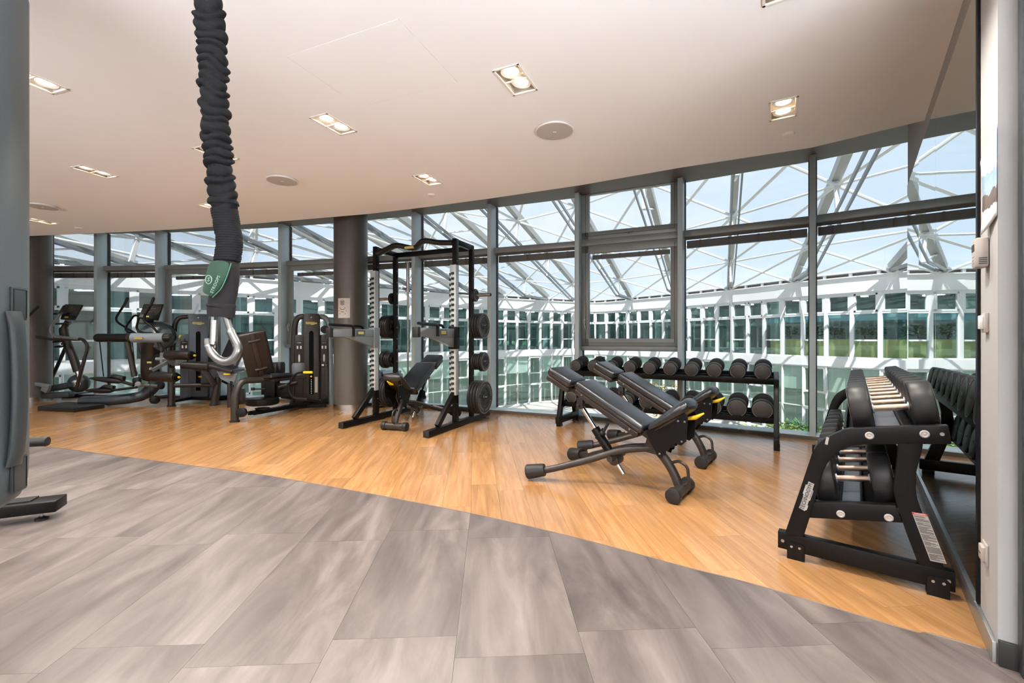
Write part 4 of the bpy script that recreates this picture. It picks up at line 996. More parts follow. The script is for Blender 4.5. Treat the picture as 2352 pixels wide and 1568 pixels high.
# round counterweight disc
dc=Q(603,925,6.5); dc=V((dc.x,dc.y,.165)); MB().lathe([(.0,.0),(.20,0),(.215,.01),(.218,.05),(.215,.085),(.20,.095),(.10,.097),(.0,.10)],dc,UP,40).build('guard_disc',blk,ad)
MB().lathe([(.0,-.07),(.09,-.07),(.10,-.05),(.0,-.04)],dc,UP,30).build('lower_disc',rubb,ad)
# backrest, seat
bt=Q(577,762,6.35); bbm=Q(601,862,6.62); ax=(bbm-bt).normalized(); sdv=V((.78,.62,0)); sdv=(sdv-ax*sdv.dot(ax)).normalized(); nv=ax.cross(sdv)
if nv.y<0: nv=-nv
m=MB(); m.box((bt+bbm)/2+sdv*.0,(.36,(bbm-bt).length,.09),M((sdv,ax,nv)).transposed()); bk=m.build('backrest',padside,ad,bevel=.035,seg=4)
m=MB(); m.box((bt+bbm)/2-nv*.055,(.07,(bbm-bt).length*.98,.03),M((sdv,ax,nv)).transposed()); m.build('backrest_spine',dkb,bk,bevel=.01)
for t in(.18,.82): c=bt.lerp(bbm,t)-nv*.055; MB().cyl(c-sdv*.07,c+sdv*.09,.022,12,bev=.004).build('bracket',dkb,bk)
sc=Q(629,862,6.75); m=MB(); m.box(sc,(.36,.42,.06),M.Rotation(-.35,3,'Z')); m.build('seat',pad,ad,bevel=.028,seg=4)
m=MB(); m.box(sc-UP*.055,(.34,.30,.05),M.Rotation(-.35,3,'Z')); m.build('seat_pan',dkb,ad,bevel=.012)
m=MB(); c=Q(625,893,6.65); m.box(c,(.16,.16,.26)); m.box(c+V((.17,.03,-.02)),(.20,.12,.20)); m.box(c+V((-.10,0,.02)),(.08,.10,.20)); m.build('mechanism',blk,ad,bevel=.01)
m=MB(); c=Q(592,893,6.5); m.cyl(c-V((.05,0,0)),c+V((.12,0,0)),.012,8); m.box(c-V((.07,0,0)),(.04,.04,.04)); m.build('stop_bolt',rubb,ad)
m=MB(); m.tube(fillet([Q(650,889,6.5),Q(661,888,6.5),Q(673,866,6.5),Q(682,856,6.5),Q(699,855,6.5)],.06,5),.014,10); m.build('lever_tube',blk,ad)
MB().cyl(Q(697,855,6.5),Q(718,855,6.5),.019,14,bev=.006).build('lever_grip',yel,ad)
for (u,v,Y) in((640,845,7.05),(686,848,6.75)):
    m=MB(); c=Q(u,v,Y); m.tube([c-UP*.095,c-UP*.06,c+UP*.06,c+UP*.095],[(.07,.06),(.095,.08),(.095,.08),(.08,.07)],20,flat=(1,.3,0)); m.build('knee_pad',pad if u<660 else mat('grey knee pad shell',(.11,.13,.15),.4),ad,smooth=60)
m=MB(); m.tube(fillet([Q(663,880,6.5),Q(666,905,6.5),Q(677,915,6.5),Q(706,917,6.5)],.08,6),.024,10); m.build('foot_peg_arm',blk,ad)
m=MB(); m.tube([Q(640,890,6.6),Q(683,878,6.7)],.035,12); m.tube([Q(680,868,6.5),Q(702,867,6.5)],.014,10); m.build('thigh_arm',blk,ad)
m=MB(); m.tube([Q(690,917,6.9),Q(725,920,6.95)],.018,10); m.tube([Q(646,912,6.6),Q(735,922,7.0)],.018,10); m.build('linkage_rod',blk,ad)
# ---- leg curl machine
lc=thing('leg_curl_machine','leg curl machine with two padded rollers and grey weight tower behind the hanging hook','gym machine',(-5.3,7.6,0)); oa=V(lc.location)
tc1=PX(457,7.95,0)-oa
p,sd,fr,R=tower(lc,tc1,(.42,-.91,0),.30,.13,1.56,gpan,True)
MB().box(tc1-fr*.20+UP*.78,(.30,.28,1.44),R).build('stack_housing',gpan,lc,bevel=.03)
MB().tube(fillet([Q(433,727,7.95),Q(411,729,7.9),Q(402,742,7.85),Q(397,802,7.85),Q(393,920,7.85)],.10,6),[(.045,.038)]*20,14,flat=(1,0,0)).build('tower_frame',dkb,lc)
MB().cyl(Q(394,930,7.40),Q(394,845,7.40),.052,18).build('front_post',dkb,lc)
g=Q(394,931,7.40); MB().cyl(V((g.x,g.y,0)),V((g.x,g.y,.02)),.064,18).build('post_foot',rubb,lc)
MB().tube([Q(492,930,7.5),Q(502,866,7.5)],[.06,.05],18).build('rear_post',dkb,lc)
g=Q(492,930,7.5); MB().cyl(V((g.x,g.y,0)),V((g.x,g.y,.02)),.07,18).build('post_foot',rubb,lc)
MB().tube([Q(402,885,7.42),Q(494,884,7.5)],.036,14).build('cross_tube',dkb,lc)
MB().tube([Q(400,921,7.5),Q(440,914,7.75),Q(488,917,7.5)],.026,10).build('floor_tube',blk,lc)
MB().tube([Q(488,915,7.7),Q(531,912,7.9)],.045,12).build('floor_tube',blk,lc)
MB().cyl(Q(528,928,7.3)*V((1,1,0)),Q(528,880,7.3),.04,12).build('rear_leg',dkb,lc)
def roller(a,b,y0,y1,r,kn):
    P0,P1=Q(a[0],a[1],y0),Q(b[0],b[1],y1); d=(P1-P0).normalized()
    q=MB().cyl(P0,P1,r,24,bev=.018).build('foam_roller',padside,lc,smooth=50)
    MB().cyl(P1,P1+d*.035,r*.75,20,bev=.006).build('end_collar',blk,q); MB().cyl(P1+d*.035,P1+d*.06,r*.5,16,bev=.004).build('end_hub',blk,q); MB().cyl(P1+d*.055,P1+d*.08,.019,12,bev=.004).build('end_knob',yel,q)
roller((384,815),(440,816),7.35,7.2,.076,0); roller((352,865),(404,866),7.15,7.0,.078,0)
m=MB(); m.tube([Q(374,811,7.45),Q(385,818,7.4)],.045,12); m.tube([Q(358,824,7.35),Q(384,824,7.4)],.028,10); m.tube([Q(374,835,7.4),Q(352,848,7.25),Q(345,846,7.2)],.024,10); m.bar(Q(350,850,7.2),Q(384,832,7.4),.05,.05); m.cyl(Q(372,833,7.38),Q(372,815,7.38),.03,10); m.build('roller_arm',gun,lc)
cc=Q(402,824,7.5); m=MB(); pts=[(math.cos(a)*.145,math.sin(a)*.12) for a in [PI+PI*i/14 for i in range(15)]]; m.prism(pts,cc,V((1,0,0)),UP,V((0,1,0)),.09); m.build('cam',gun,lc,bevel=.006)
cc=Q(364,830,7.6); MB().lathe([(.0,0),(.12,0),(.13,.02),(.0,.03)],cc,(-.3,-1,0),28).build('cam_disc',dkb,lc)
# seat, thigh pad and back pad
c=Q(459,839,7.3); m=MB(); m.box(c,(.46,.30,.11),M.Rotation(.05,3,'Y')); m.build('thigh_pad',padside,lc,bevel=.04,seg=4)
m=MB(); m.bar(Q(466,846,7.35),Q(494,885,7.45),.06,.10); m.bar(Q(466,850,7.35),Q(446,845,7.35),.10,.05); m.build('pad_arm',dkb,lc,bevel=.012)
m=MB(); m.bar(Q(494,838,7.3),Q(549,852,7.3),.38,.07); m.build('seat',pad,lc,bevel=.03,seg=4)
m=MB(); m.bar(Q(520,846,7.6),Q(556,764,7.9),.40,.09); m.build('back_pad',pad,lc,bevel=.035,seg=4)
m=MB(); m.bar(Q(538,850,7.5),Q(562,776,7.8),.05,.05); m.build('back_post',dkb,lc,bevel=.008)
m=MB(); m.prism([(0,0),(.33,-.0),(.29,-.14),(.07,-.12)],Q(497,852,7.2),V((1,0,-.12)),UP,V((0,1,0)),.02); m.build('side_plate',gun,lc)
MB().tube([Q(514,859,7.15),Q(529,859,7.15)],.013,10).build('lever_grip',yel,lc); MB().cyl(Q(457,865,7.6),Q(462,865,7.6),.016,10).build('selector_grip',yel,lc)
MB().cyl(Q(354,918,7.33),Q(357,918,7.23),.066,24,bev=.01).build('transport_wheel',blk,lc); MB().tube([Q(364,912,7.3),Q(392,909,7.4)],.026,10).build('wheel_arm',blk,lc)
MB().cyl(Q(408,840,7.6),Q(415,777,7.8),.005,6).build('cable',steel,lc); MB().cyl(Q(413,775,7.78),Q(415,770,7.78),.018,8).build('cable_stop',yel,lc)
MB().tube([Q(345,858,7.2),Q(344,915,7.25)],.004,6).build('cable',rubb,lc)
MB().tube([Q(500,870,7.6),Q(553,895,7.9)],.02,8).build('rear_brace',blk,lc)
m=MB(); m.bar(Q(556,925,7.7)*V((1,1,0)),Q(556,892,7.7),.08,.10,up=(0,1,0)); m.build('rear_support',dkb,lc,bevel=.01)
# ---- cross trainer (large, with side arms)
ct=thing('cross_trainer','large blue-grey cross trainer with thick side arms, wide base plate and console','cross trainer',(-6.3,7.5,0)); oa=V(ct.location)
m=MB(); pts=[(-7.42,6.94),(-6.68,6.77),(-6.60,7.20),(-7.50,7.48)]; m.prism(pts,-oa,V((1,0,0)),V((0,1,0)),UP,.065); m.build('base_plate',rub,ct,bevel=.008)
bm2=mat('slate plastic cover',(.035,.045,.055),.4); bm_=mat('blue grey plastic cover',(.13,.17,.20),.35)
m=MB(); m.tube(bez([PX(190,7.35,.10)-oa,PX(250,7.4,.10)-oa,PX(300,7.5,.12)-oa,PX(332,7.6,.17)-oa,PX(356,7.7,.33)-oa,PX(372,7.75,.55)-oa],6),[(.11,.07)]*6+[(.12,.085)]*13+[(.13,.10)]*12,18,flat=(0,1,0)); m.build('main_beam',bm2,ct,smooth=60)
m=MB(); m.tube([Q(341,872,7.7),Q(347,855,7.7),Q(348,800,7.7),Q(352,784,7.7)],[.10,.145,.145,.17],22); m.build('drive_boot',dkb,ct,smooth=60)
MB().box(Q(343,832,7.53),(.075,.01,.03)).build('badge',yelb,ct)
m=MB(); c=Q(366,772,7.75); 
m.lathe([(.24,-.10),(.255,-.05),(.255,.05),(.24,.10),(.18,.16),(.0,.20)],c,(.25,-1,0),36); m.lathe([(.24,-.10),(.20,-.16),(.0,-.2)],c,(.25,-1,0),36); dm=m.build('flywheel_housing',bm_,ct,smooth=60)
for k,(r,y) in enumerate(((.262,.03),(.245,.085))): 
    q=MB(); axd=V((.25,-1,0)).normalized(); q.lathe([(r,-.012),(r+.004,0),(r,.012)],c+axd*y,axd,36); q.build('housing_stripe',rubb,dm,smooth=60)
# side arms
for (ua,ub,v,Y,nm) in((224,300,775.5,7.9,0),(299,392,775.5,7.35,1)):
    m=MB(); m.tube([Q(ua-8,v,Y),Q(ua-4,v,Y),Q(ua,v,Y),Q(ub,v,Y)],[(.025,.025),(.06,.05),(.076,.06),(.074,.058)],20,flat=(0,0,1)); a=m.build('side_arm',rubb if nm==0 else dkb,ct,smooth=60)
    if nm:
        m=MB(); m.tube([Q(304,v,7.33),Q(378,v,7.33)],[(.078,.062),(.076,.060)],20,flat=(0,0,1)); m.build('arm_cover',mat('grey arm cover',(.24,.29,.33),.35),a,smooth=60)
        c=Q(318,v+.5,7.262); m=MB(); m.box(c,(.14,.006,.034)); m.build('badge',yelb,a); text('TECHNOGYM',.022,inkm,a,c-V((0,.004,0)),(1,0,0),UP,ext=.0004)
        MB().cyl(Q(378,v+1,7.3),Q(392,v+1,7.3),.04,16).build('arm_end',rubb,a)
for P,Y,r in (([(293,684),(285,700),(271,722),(267,731),(271,740),(289,752),(309,764)],8.0,.018),([(353,684),(347,700),(334,722),(332,730),(336,740),(352,752),(364.5,767)],7.35,.018),
              ([(318,725),(308,725),(300,735),(290,750),(290,758),(297,763),(312,765)],7.9,.017),([(321,722),(315,745),(314,753),(320,761),(332,764),(350,765)],7.45,.017)):
    MB().tube(bez([Q(a,b,Y) for a,b in P],5),r,12).build('handlebar',blk,ct,smooth=60)
for P in (((293,684),(285,702),8.0),((353,684),(346,702),7.35)): MB().tube([Q(*P[0],P[2])+V((0,0,.01)),Q(*P[0],P[2]),Q(*P[1],P[2])],[.012,.023,.021],12).build('grip',rubb,ct)
scr=mat('dark console screen',(.02,.022,.024),.12,coat=.5); sct=mat('dim screen graphics',(.25,.24,.20),.4)
def console(T,quad_,Y,edge_):
    a,b,c,d=[Q(u,v,y) for (u,v),y in zip(quad_,(Y,Y+.12,Y,Y-.12))]
    n=(b-a).cross(d-a).normalized(); 
    if n.y>0: n=-n
    m=MB(); t=.04
    vs=[a,b,c,d]+[x-n*t for x in(a,b,c,d)]
    m.add(vs,[(0,1,2,3),(4,5,6,7),(0,1,5,4),(1,2,6,5),(2,3,7,6),(3,0,4,7)]); k=m.build('console',blk,T,bevel=.008)
    i=lambda p,q:a.lerp(b,p).lerp(d.lerp(c,p),q)+n*.002
    m=MB(); m.add([i(.05,.06),i(.95,.06),i(.95,.76),i(.05,.76)],[(0,1,2,3)]); s=m.build('screen',scr,k,smooth=0)
    m=MB()
    for y,x0,x1 in((.2,.3,.55),(.3,.25,.7),(.42,.2,.5),(.52,.25,.6)): 
        q=[i(x0,y),i(x1,y),i(x1,y+.02),i(x0,y+.02)]; m.add([p+n*.001 for p in q],[(0,1,2,3)])
    m.build('screen_text',sct,s,smooth=0)
    m=MB(); m.add([p+n*.001 for p in(i(.25,.83),i(.5,.83),i(.5,.91),i(.25,.91))],[(0,1,2,3)]); m.build('badge',yelb,k,smooth=0)
    e=(b+c)/2; 
    return k
console(ct,((330,698),(376,698),(363,734),(318,729)),7.5,0)
MB().tube([Q(345,735,7.6),Q(347,748,7.65)],[.05,.03],12).build('console_neck',rubb,ct); MB().bar(Q(320,742,7.5),Q(352,743,7.6),.12,.03).build('console_tray',rubb,ct,bevel=.008)
for P,Y0,Y1,r in ((((292,786),(300,820),(309,864)),7.35,7.3,.040),(((320,788),(331,825),(338,868)),7.9,7.9,.036),(((365,786),(372,806)),7.4,7.4,.03),(((373,786),(381,806)),7.7,7.7,.02)):
    MB().tube([Q(a,b,Y0+(Y1-Y0)*k/(len(P)-1)) for k,(a,b) in enumerate(P)],r,14).build('swing_arm',dkb,ct)
m=MB(); m.bar(Q(314,866,7.25),Q(315,884,7.25),.11,.09,up=(0,1,0)); m.build('pivot_block',rub,ct,bevel=.035,seg=4)
MB().cyl(Q(317,881.5,7.22),Q(317,881.5,7.12),.04,18,bev=.006).build('pivot_cap',gun,ct)
for (u0,v0,u1,v1,Y) in((211,868,283,876,7.3),(200,896,260,897,7.7)):
    a,b=Q(u0,v0,Y),Q(u1,v1,Y)
    m=MB(); m.tube([a,a.lerp(b,.2),a.lerp(b,.55),a.lerp(b,.85),b],[(.015,.05),(.035,.07),(.05,.075),(.045,.06),(.02,.03)],16,flat=(0,0,1)); q=m.build('foot_pedal',rub,ct,smooth=60)
    m=MB(); m.tube([a.lerp(b,.45)+UP*.02,a.lerp(b,.7)+UP*.075,b+UP*.05,b],[(.01,.05),(.03,.06),(.045,.05),(.02,.03)],14,flat=(0,0,1)); m.build('pedal_hood',rubb,q,smooth=60)
MB().tube([Q(283,877,7.3),Q(307,884,7.28)],.026,12).build('pedal_rod',dkb,ct); MB().tube([Q(260,896,7.7),Q(314,889,7.6)],.022,12).build('pedal_rod',dkb,ct)
MB().tube([Q(322,883,7.3),Q(366,887,7.5)],.026,12).build('crank_rod',gun,ct); MB().cyl(Q(366,885,7.4),Q(374,886,7.45),.06,16,bev=.006).build('crank_hub',rubb,ct)
MB().cyl(Q(229,785,7.9),Q(238,864,7.6),.008,8).build('link_rod',blk,ct); MB().cyl(Q(304,786,7.9),Q(309,835,7.9),.008,8).build('link_rod',blk,ct)
# ---- treadmill-like stepper at the far left
sp_=thing('elliptical_stepper','tall slim elliptical stepper with tilted console and looped handrails, leftmost machine','stepper',(-8.2,8.2,0)); oa=V(sp_.location)
console(sp_,((149,698),(191,699.5),(172,734),(138,732)),8.1,0)
m=MB(); m.tube(bez([Q(158,736,8.2),Q(148,752,8.2),Q(147,765,8.2),Q(155,790,8.2),Q(168,820,8.2),Q(179,853,8.2)],5),[(.045,.05)]*6+[(.07,.06)]*20,16,flat=(1,0,0)); m.build('main_column',dkb,sp_,smooth=60)
MB().tube([Q(179,851,8.2),Q(183,866,8.2)],.045,14).build('column_collar',chrome,sp_)
MB().bar(Q(128,744,8.1),Q(162,742,8.2),.14,.03).build('console_tray',rubb,sp_,bevel=.008)
MB().tube(bez([Q(149,703,7.95),Q(137,722,7.95),Q(124,740,7.95),Q(116.5,754,7.95),Q(119,766,7.95),Q(128,771,7.95),Q(143,774,7.95),Q(180,778,7.95)],5),.024,14).build('handlebar',gun,sp_,smooth=60)
MB().tube([Q(150,701.5,7.95),Q(149,703,7.95),Q(138,720,7.95)],[.016,.027,.026],12).build('grip',rubb,sp_)
MB().tube(bez([Q(132,721,8.4),Q(123,721,8.4),Q(112,730,8.4),Q(104.5,739,8.4),Q(107,743,8.4),Q(120,742,8.4)],5),.018,12).build('handlebar',dkb,sp_,smooth=60)
MB().tube([Q(60,770,7.9),Q(95,775,7.9),Q(118,779,7.95),Q(183,780,7.98)],.022,12).build('side_rail',dkb,sp_)
MB().tube(bez([Q(180,778,7.97),Q(190,780,7.97),Q(199,790,7.97),Q(200,803,7.97),Q(195,822,7.97),Q(185,858,7.97),Q(176,893,7.97)],5),[.028]*31,14).build('front_leg',dkb,sp_,smooth=60)
MB().tube([Q(151,797,8.6),Q(114,880,8.6)],.03,12).build('rear_leg',dkb,sp_)
for (u0,v0,u1,v1) in((126,785,141,784),(130,796.5,144,795)): MB().tube([Q(u0,v0,8.1),Q((u0+u1)/2,v0-1,8.1),Q(u1,v1,8.1)],[(.02,.05),(.025,.06),(.015,.04)],12,flat=(0,0,1)).build('bottle_holder',rubb,sp_)
MB().tube([Q(141,790,8.1),Q(149,789,8.15)],.02,8).build('holder_bracket',dkb,sp_)
m=MB(); m.bar(PX(60,8.0,.07)-oa,PX(165,8.05,.12)-oa,.14,.10); m.build('base_frame',bm2,sp_,bevel=.02)
m=MB(); m.bar(PX(60,8.3,.22)-oa,PX(115,8.2,.23)-oa,.10,.09); m.build('drive_beam',blk,sp_,bevel=.02)
m=MB(); m.bar(Q(66,877,7.9),Q(115,888,7.9),.06,.06); m.bar(Q(98,890,7.9),Q(112,897,7.9),.06,.10); m.build('pedal_rail',gun,sp_,bevel=.01)
m=MB(); m.bar(Q(115,893,8.2),Q(172,882,8.2),.30,.10); m.build('step_deck',bm2,sp_,bevel=.02)
m=MB(); c=Q(181,880,8.25); m.lathe([(.0,-.08),(.13,-.07),(.165,-.03),(.165,.03),(.13,.07),(0,.08)],c,(.3,-1,0),28); m.build('wheel_housing',bm2,sp_,smooth=60)
MB().lathe([(.07,.082),(.05,.088),(.02,.09),(.0,.088)],c,(.3,-1,0),24).build('hub_ring',chrome,sp_)
m=MB(); m.bar(PF(152,913)-oa+UP*.035,PF(200,907)-oa+UP*.035,.22,.07); m.build('front_foot',rub,sp_,bevel=.012)
MB().tube(bez([Q(60,732,7.7),Q(75,716,7.7),Q(88,703,7.7)],5),[.02]*6+[.026]*5,12).build('long_handle',rubb,sp_,smooth=60)
# grey cabinet between column and rack
o=thing('floor_box','low blue-grey box on the floor between the column and the power rack','box',PX(871,7.35,0))
MB().box((0,.0,.31),(.17,.30,.58)).build('body',gpan,o,bevel=.03,seg=3); MB().box((.22,.05,.33),(.26,.28,.42)).build('side_body',gpan,o,bevel=.02); MB().box((.22,-.02,.57),(.24,.30,.05)).build('cushion',mat('blue grey cushion',(.22,.30,.40),.5),o,bevel=.02)
# ================================================================ EXTERIOR: atrium, office wings, roof
white=mat('white facade panel',(.80,.81,.82),.45); wht2=mat('white aluminium window frame',(.78,.80,.81),.4)
gl2=glass('greenish office glass',(.80,.92,.92),.05,(.8,.95,.92),fk=.5)
gl3=glass('pale green office glass',(.94,.985,.965),.05,(.8,.95,.9),fk=.5)
paving=mat('pale courtyard paving',(.52,.50,.46),.8,noise=(.6,.12)); 
inw=mat('teal grey office wall',(.42,.56,.53),.8,noise=(.5,.45)); inw2=mat('pale green office wall',(.72,.85,.80),.8,noise=(.35,.2)); inf=mat('office floor',(.25,.26,.25),.7); 
ochre=mat('ochre counter front',(.95,.72,.30),.6); blind=mat('light blue roller blind',(.45,.68,.78),.7); inc=mat('office ceiling',(.35,.40,.40),.8)
ZG=-5.15
OP=[(-34,9),(-30,14),(-26.5,18.0),(-22.5,21.7),(-19.4,24.3),(-14.4,28),(-11.8,30.2),(-6.4,35.2),(-1,40),(3,42.8),(6.5,45.0),(8.3,45.8),(9.8,44.6),(11.6,42),(14.0,38.4),(16.5,33.5),(18.5,28.6),(21.2,23.9),(23.2,19.5),(24.8,14),(25.8,8)]
OP=[V((a,b,0)) for a,b in OP]
sp=bez(OP,10); arcl=[0]
for i in range(1,len(sp)): arcl.append(arcl[-1]+(sp[i]-sp[i-1]).length)
def at(s):
    s=max(0,min(arcl[-1]-1e-6,s)); i=bisect.bisect(arcl,s)-1; return sp[i].lerp(sp[i+1],(s-arcl[i])/(arcl[i+1]-arcl[i]))
BW=1.35; NB=int(arcl[-1]/BW)
bp=[at(k*BW) for k in range(NB+1)]
off=thing('office_wing','white curved office wing across the atrium with two storeys of green-tinted windows','building',(0,44,ZG)); oo=V(off.location)
def out(k):
    k0=max(0,k-1);k1=min(NB,k+1); d=(bp[k1]-bp[k0]).normalized(); n=V((-d.y,d.x,0)); 
    return n if n.y>0 or k>NB*.9 or k<NB*.1 and n.x<0 else n
def ribbon(name,mt,z0,z1,d0,d1,par=off,step=1,sm=0):
    m=MB(); K=list(range(0,NB+1,step)); vs=[]
    for k in K:
        n=out(k); 
        for d,z in((d0,z0),(d1,z0),(d1,z1),(d0,z1)): vs.append(bp[k]+n*d+UP*z-oo)
    m.add(vs,[(i*4+j,i*4+(j+1)%4,(i+1)*4+(j+1)%4,(i+1)*4+j) for i in range(len(K)-1) for j in range(4)])
    return m.build(name,mt,par,smooth=sm)
# the normal must point away from the atrium
n_=out(NB//2); sgn=1
ribbon('fascia',white,3.75,4.62,-.22,.2); ribbon('sill_band',white,-.62,-.09,-.18,.2); ribbon('plinth',white,ZG,ZG+.12,-.12,.2)
ribbon('coping',wht2,4.62,4.68,-.35,.3); ribbon('gutter_shadow_gap',soff,4.72,4.86,-.05,.1); ribbon('eaves_rail',wht2,4.88,4.98,-.35,.1); ribbon('head_gap',soff,3.70,3.76,-.05,.08)
ribbon('upper_floor',inf,-.35,-.10,.12,7); ribbon('upper_ceiling',inc,3.76,3.9,.12,7); ribbon('back_wall',inw,-.1,3.76,6.6,7); 
ribbon('lower_back_wall',inw2,ZG,-.62,3.0,3.2); ribbon('lower_floor',inf,ZG,ZG+.03,.2,6)
for z0,z1,nm in((2.15,3.0,'wall_strip'),): ribbon(nm,mat('pale interior beam',(.42,.52,.52),.7),z0,z1-.5,6.3,6.6)
# short rail posts above the fascia
pp=MB().box((0,0,0),(.16,.12,.22)).mesh('rail_post',wht2,smooth=0)
# window units, local x along the facade
def unit_meshes(lowrail,sash):
    f=MB(); w=BW; h=3.84
    for x in(.05,w-.05): f.box((x,0,h/2),(.10,.20,h))
    zt=h*.685; f.box((w/2,0,zt),(w,.14,.11)); f.box((w/2,0,h-.05),(w,.16,.10)); f.box((w/2,0,.04),(w,.16,.08))
    if lowrail: f.box((w/2,0,h*.275),(w,.12,.09))
    z0=zt+.055; z1=h-.10
    for x in(.15,w-.15): f.box((x,-.02,(z0+z1)/2),(.10,.14,z1-z0))
    for z in(z0+.05,z1-.05): f.box((w/2,-.02,z),(w-.2,.14,.10))
    p=MB(); p.box((w/2,.03,h/2),(w-.18,.012,h-.1))
    return f.mesh('window',wht2,smooth=0),p.mesh('pane',gl2,smooth=0)
U=[unit_meshes(0,0),unit_meshes(1,0)]
def lower_meshes(sash):
    f=MB(); w=BW; h=-.62-ZG-.03
    f.box((.03,-.02,h/2),(.06,.22,h)); f.box((w/2,0,h*.42),(w,.10,.05)); f.box((w/2,0,h-.04),(w,.12,.08))
    if sash:
        for x in(.10,w-.07): f.box((x,-.03,h*.81),(.10,.12,h*.38)); f.box((x,-.03,h*.2),(.09,.12,h*.4))
        for z in(h*.64,h*.97,h*.40): f.box((w/2,-.03,z),(w-.1,.12,.11))
    f.box((w*.55,.25,h*.5),(.03,.03,h*.98))
    p=MB(); p.box((w/2,.03,h/2),(w-.05,.012,h-.05))
    return f.mesh('window',wht2,smooth=0),p.mesh('pane',gl3,smooth=0)
Lm=[lower_meshes(0),lower_meshes(1)]
for k in range(NB):
    a,b=bp[k],bp[k+1]; ang=math.atan2((b-a).y,(b-a).x)
    if a.y<9 and abs(a.x)>24: continue
    for (fm,pm2),z in((U[k%2],-.09),(Lm[1 if k%3==0 else 0],ZG+.03)):
        o=link('window',fm,off); o.location=a+UP*z-oo; o.rotation_euler=(0,0,ang); link('pane',pm2,o)
    o=link('rail_post',pp,off); o.location=a-oo+UP*4.78-out(k)*.2; o.rotation_euler=(0,0,ang)
    n=out(k); c=(a+b)/2
    u=U0+a.x/a.y*F
    if 1745<u<2400:
        MB().bar(a+n*.25+UP*2.42-oo,b+n*.25+UP*2.42-oo,.02,.62).build('roller_blind',blind,off,smooth=0)
    if 1750<u<2400:
        MB().bar(a+n*.75+UP*.46-oo,b+n*.75+UP*.46-oo,.3,1.12).build('counter_front',ochre,off,smooth=0)
    if k%3!=0: MB().bar(a+n*.16+UP*-1.45-oo,b+n*.16+UP*-1.45-oo,.02,1.5).build('sun_screen',mat('pale mint sun screen',(.80,.92,.885),.7) if 'pale mint sun screen' not in bpy.data.materials else bpy.data.materials['pale mint sun screen'],off,smooth=0)
    if k%3==1: 
        o=MB().box(c+n*2.6+UP*3.70-oo,(.9,.25,.03)).build('ceiling_lamp',mat('office lamp',(1,1,1),.5,emit=((1,1,1),7)) if 'office lamp' not in bpy.data.materials else bpy.data.materials['office lamp'],off,smooth=0)
    if k%4==2:
        MB().cyl(c+n*1.9-oo+UP*-.1,c+n*1.9-oo+UP*3.76,.30,20).build('round_pillar',mat('pale pillar',(.55,.68,.63),.6) if 'pale pillar' not in bpy.data.materials else bpy.data.materials['pale pillar'],off)
    # partitions and desks seen through the glass
    r_=random.Random(k)
    if k%2==0: MB().bar(c+n*3.4+UP*.9-oo,c+n*5.5+UP*.9-oo,.08,2.0).build('partition',inw if r_.random()<.5 else inc,off,smooth=0)
# our own side of the atrium: the wing that holds this room, closing the ring
nw=thing('near_wing','facade of the near wing around the gym, white bands and dark glass','building',(0,0,ZG)); no=V(nw.location)
fv=[p+vnorm(i)*-.16 for i,p in enumerate(FV)]
rt=[V((4.6,3.9,0)),V((9,-.5,0)),V((15,-3,0)),V((22,0,0)),V((25.8,7.6,0))]; lf=[V((-16,8.0,0)),V((-24,6,0)),V((-30,5,0)),V((-34,8.6,0))]
fullp=rt[::-1]+fv+lf
dkg=mat('dark teal glazing',(.05,.09,.09),.15)
def wallrib(name,mt,pts,z0,z1,t=.15):
    m=MB()
    for a,b in zip(pts,pts[1:]): m.bar(a+UP*(z0+z1)/2-no,b+UP*(z0+z1)/2-no,t,z1-z0)
    m.build(name,mt,nw,smooth=0)
wallrib('lower_glazing',dkg,fullp,ZG,-.62); wallrib('floor_band',white,fullp,-.62,-.06); wallrib('fascia',white,fullp,3.46,4.62,.2)
for pts in (rt[::-1],lf): wallrib('upper_glazing',dkg,pts,-.06,3.46)
# green shell chairs and pendant lamps in the canteen behind the glass
def shell_chair():
    o=thing('canteen_chair','','chair',(0,0,0)); g=mat('pale green chair shell',(.45,.75,.42),.5)
    MB().box((0,0,.46),(.42,.40,.03)).build('seat',g,o,bevel=.012); m=MB(); m.box((0,.19,.70),(.42,.03,.36)); m.build('backrest',g,o,bevel=.012)
    for sx in(-1,1):
        for sy in(-1,1): MB().cyl((sx*.17,sy*.15,.45),(sx*.19,sy*.19,0),.011,8).build('leg',steel,o)
    return o
sc0=shell_chair(); first=True; kk=0
def s_at_u(u):
    best=min(range(len(sp)),key=lambda i:abs(U0+sp[i].x/max(sp[i].y,1)*F-u)); return arcl[best]
for u in (1172,1190,1214,1228,1246,1614,1632,1656,1680):
    s=s_at_u(u); p=at(s); d=(at(s+.3)-at(s-.3)).normalized(); n=V((-d.y,d.x,0))
    c=sc0 if first else copy_tree(sc0); first=False
    q=p+n*(.8+.5*(kk%2)); c.location=(q.x,q.y,-.10); c.rotation_euler=(0,0,math.atan2(d.y,d.x)+PI+.2*math.sin(kk*2)); c['group']='green chairs across the atrium'
    c['label']='pale green shell chair behind the office glass across the atrium, %s from the left'%ordn[kk]; kk+=1
lampm=mat('pale green pendant shade',(.55,.80,.62),.5)
for k,u in enumerate((1606,1647,1690)):
    s=s_at_u(u); p=at(s); d=(at(s+.3)-at(s-.3)).normalized(); q=p+V((-d.y,d.x,0))*1.8
    o=thing('pendant_lamp','pale green pendant lamp behind the office glass across the atrium, %s from the left'%ordn[k],'lamp',(q.x,q.y,3.76),0,'pendant lamps across the atrium')
    MB().cyl((0,0,0),(0,0,-1.5),.012,6).build('cable',inkm,o); MB().lathe([(.04,-1.45),(.10,-1.50),(.26,-1.78),(.24,-1.78),(.03,-1.5)],n=20).build('shade',lampm,o)
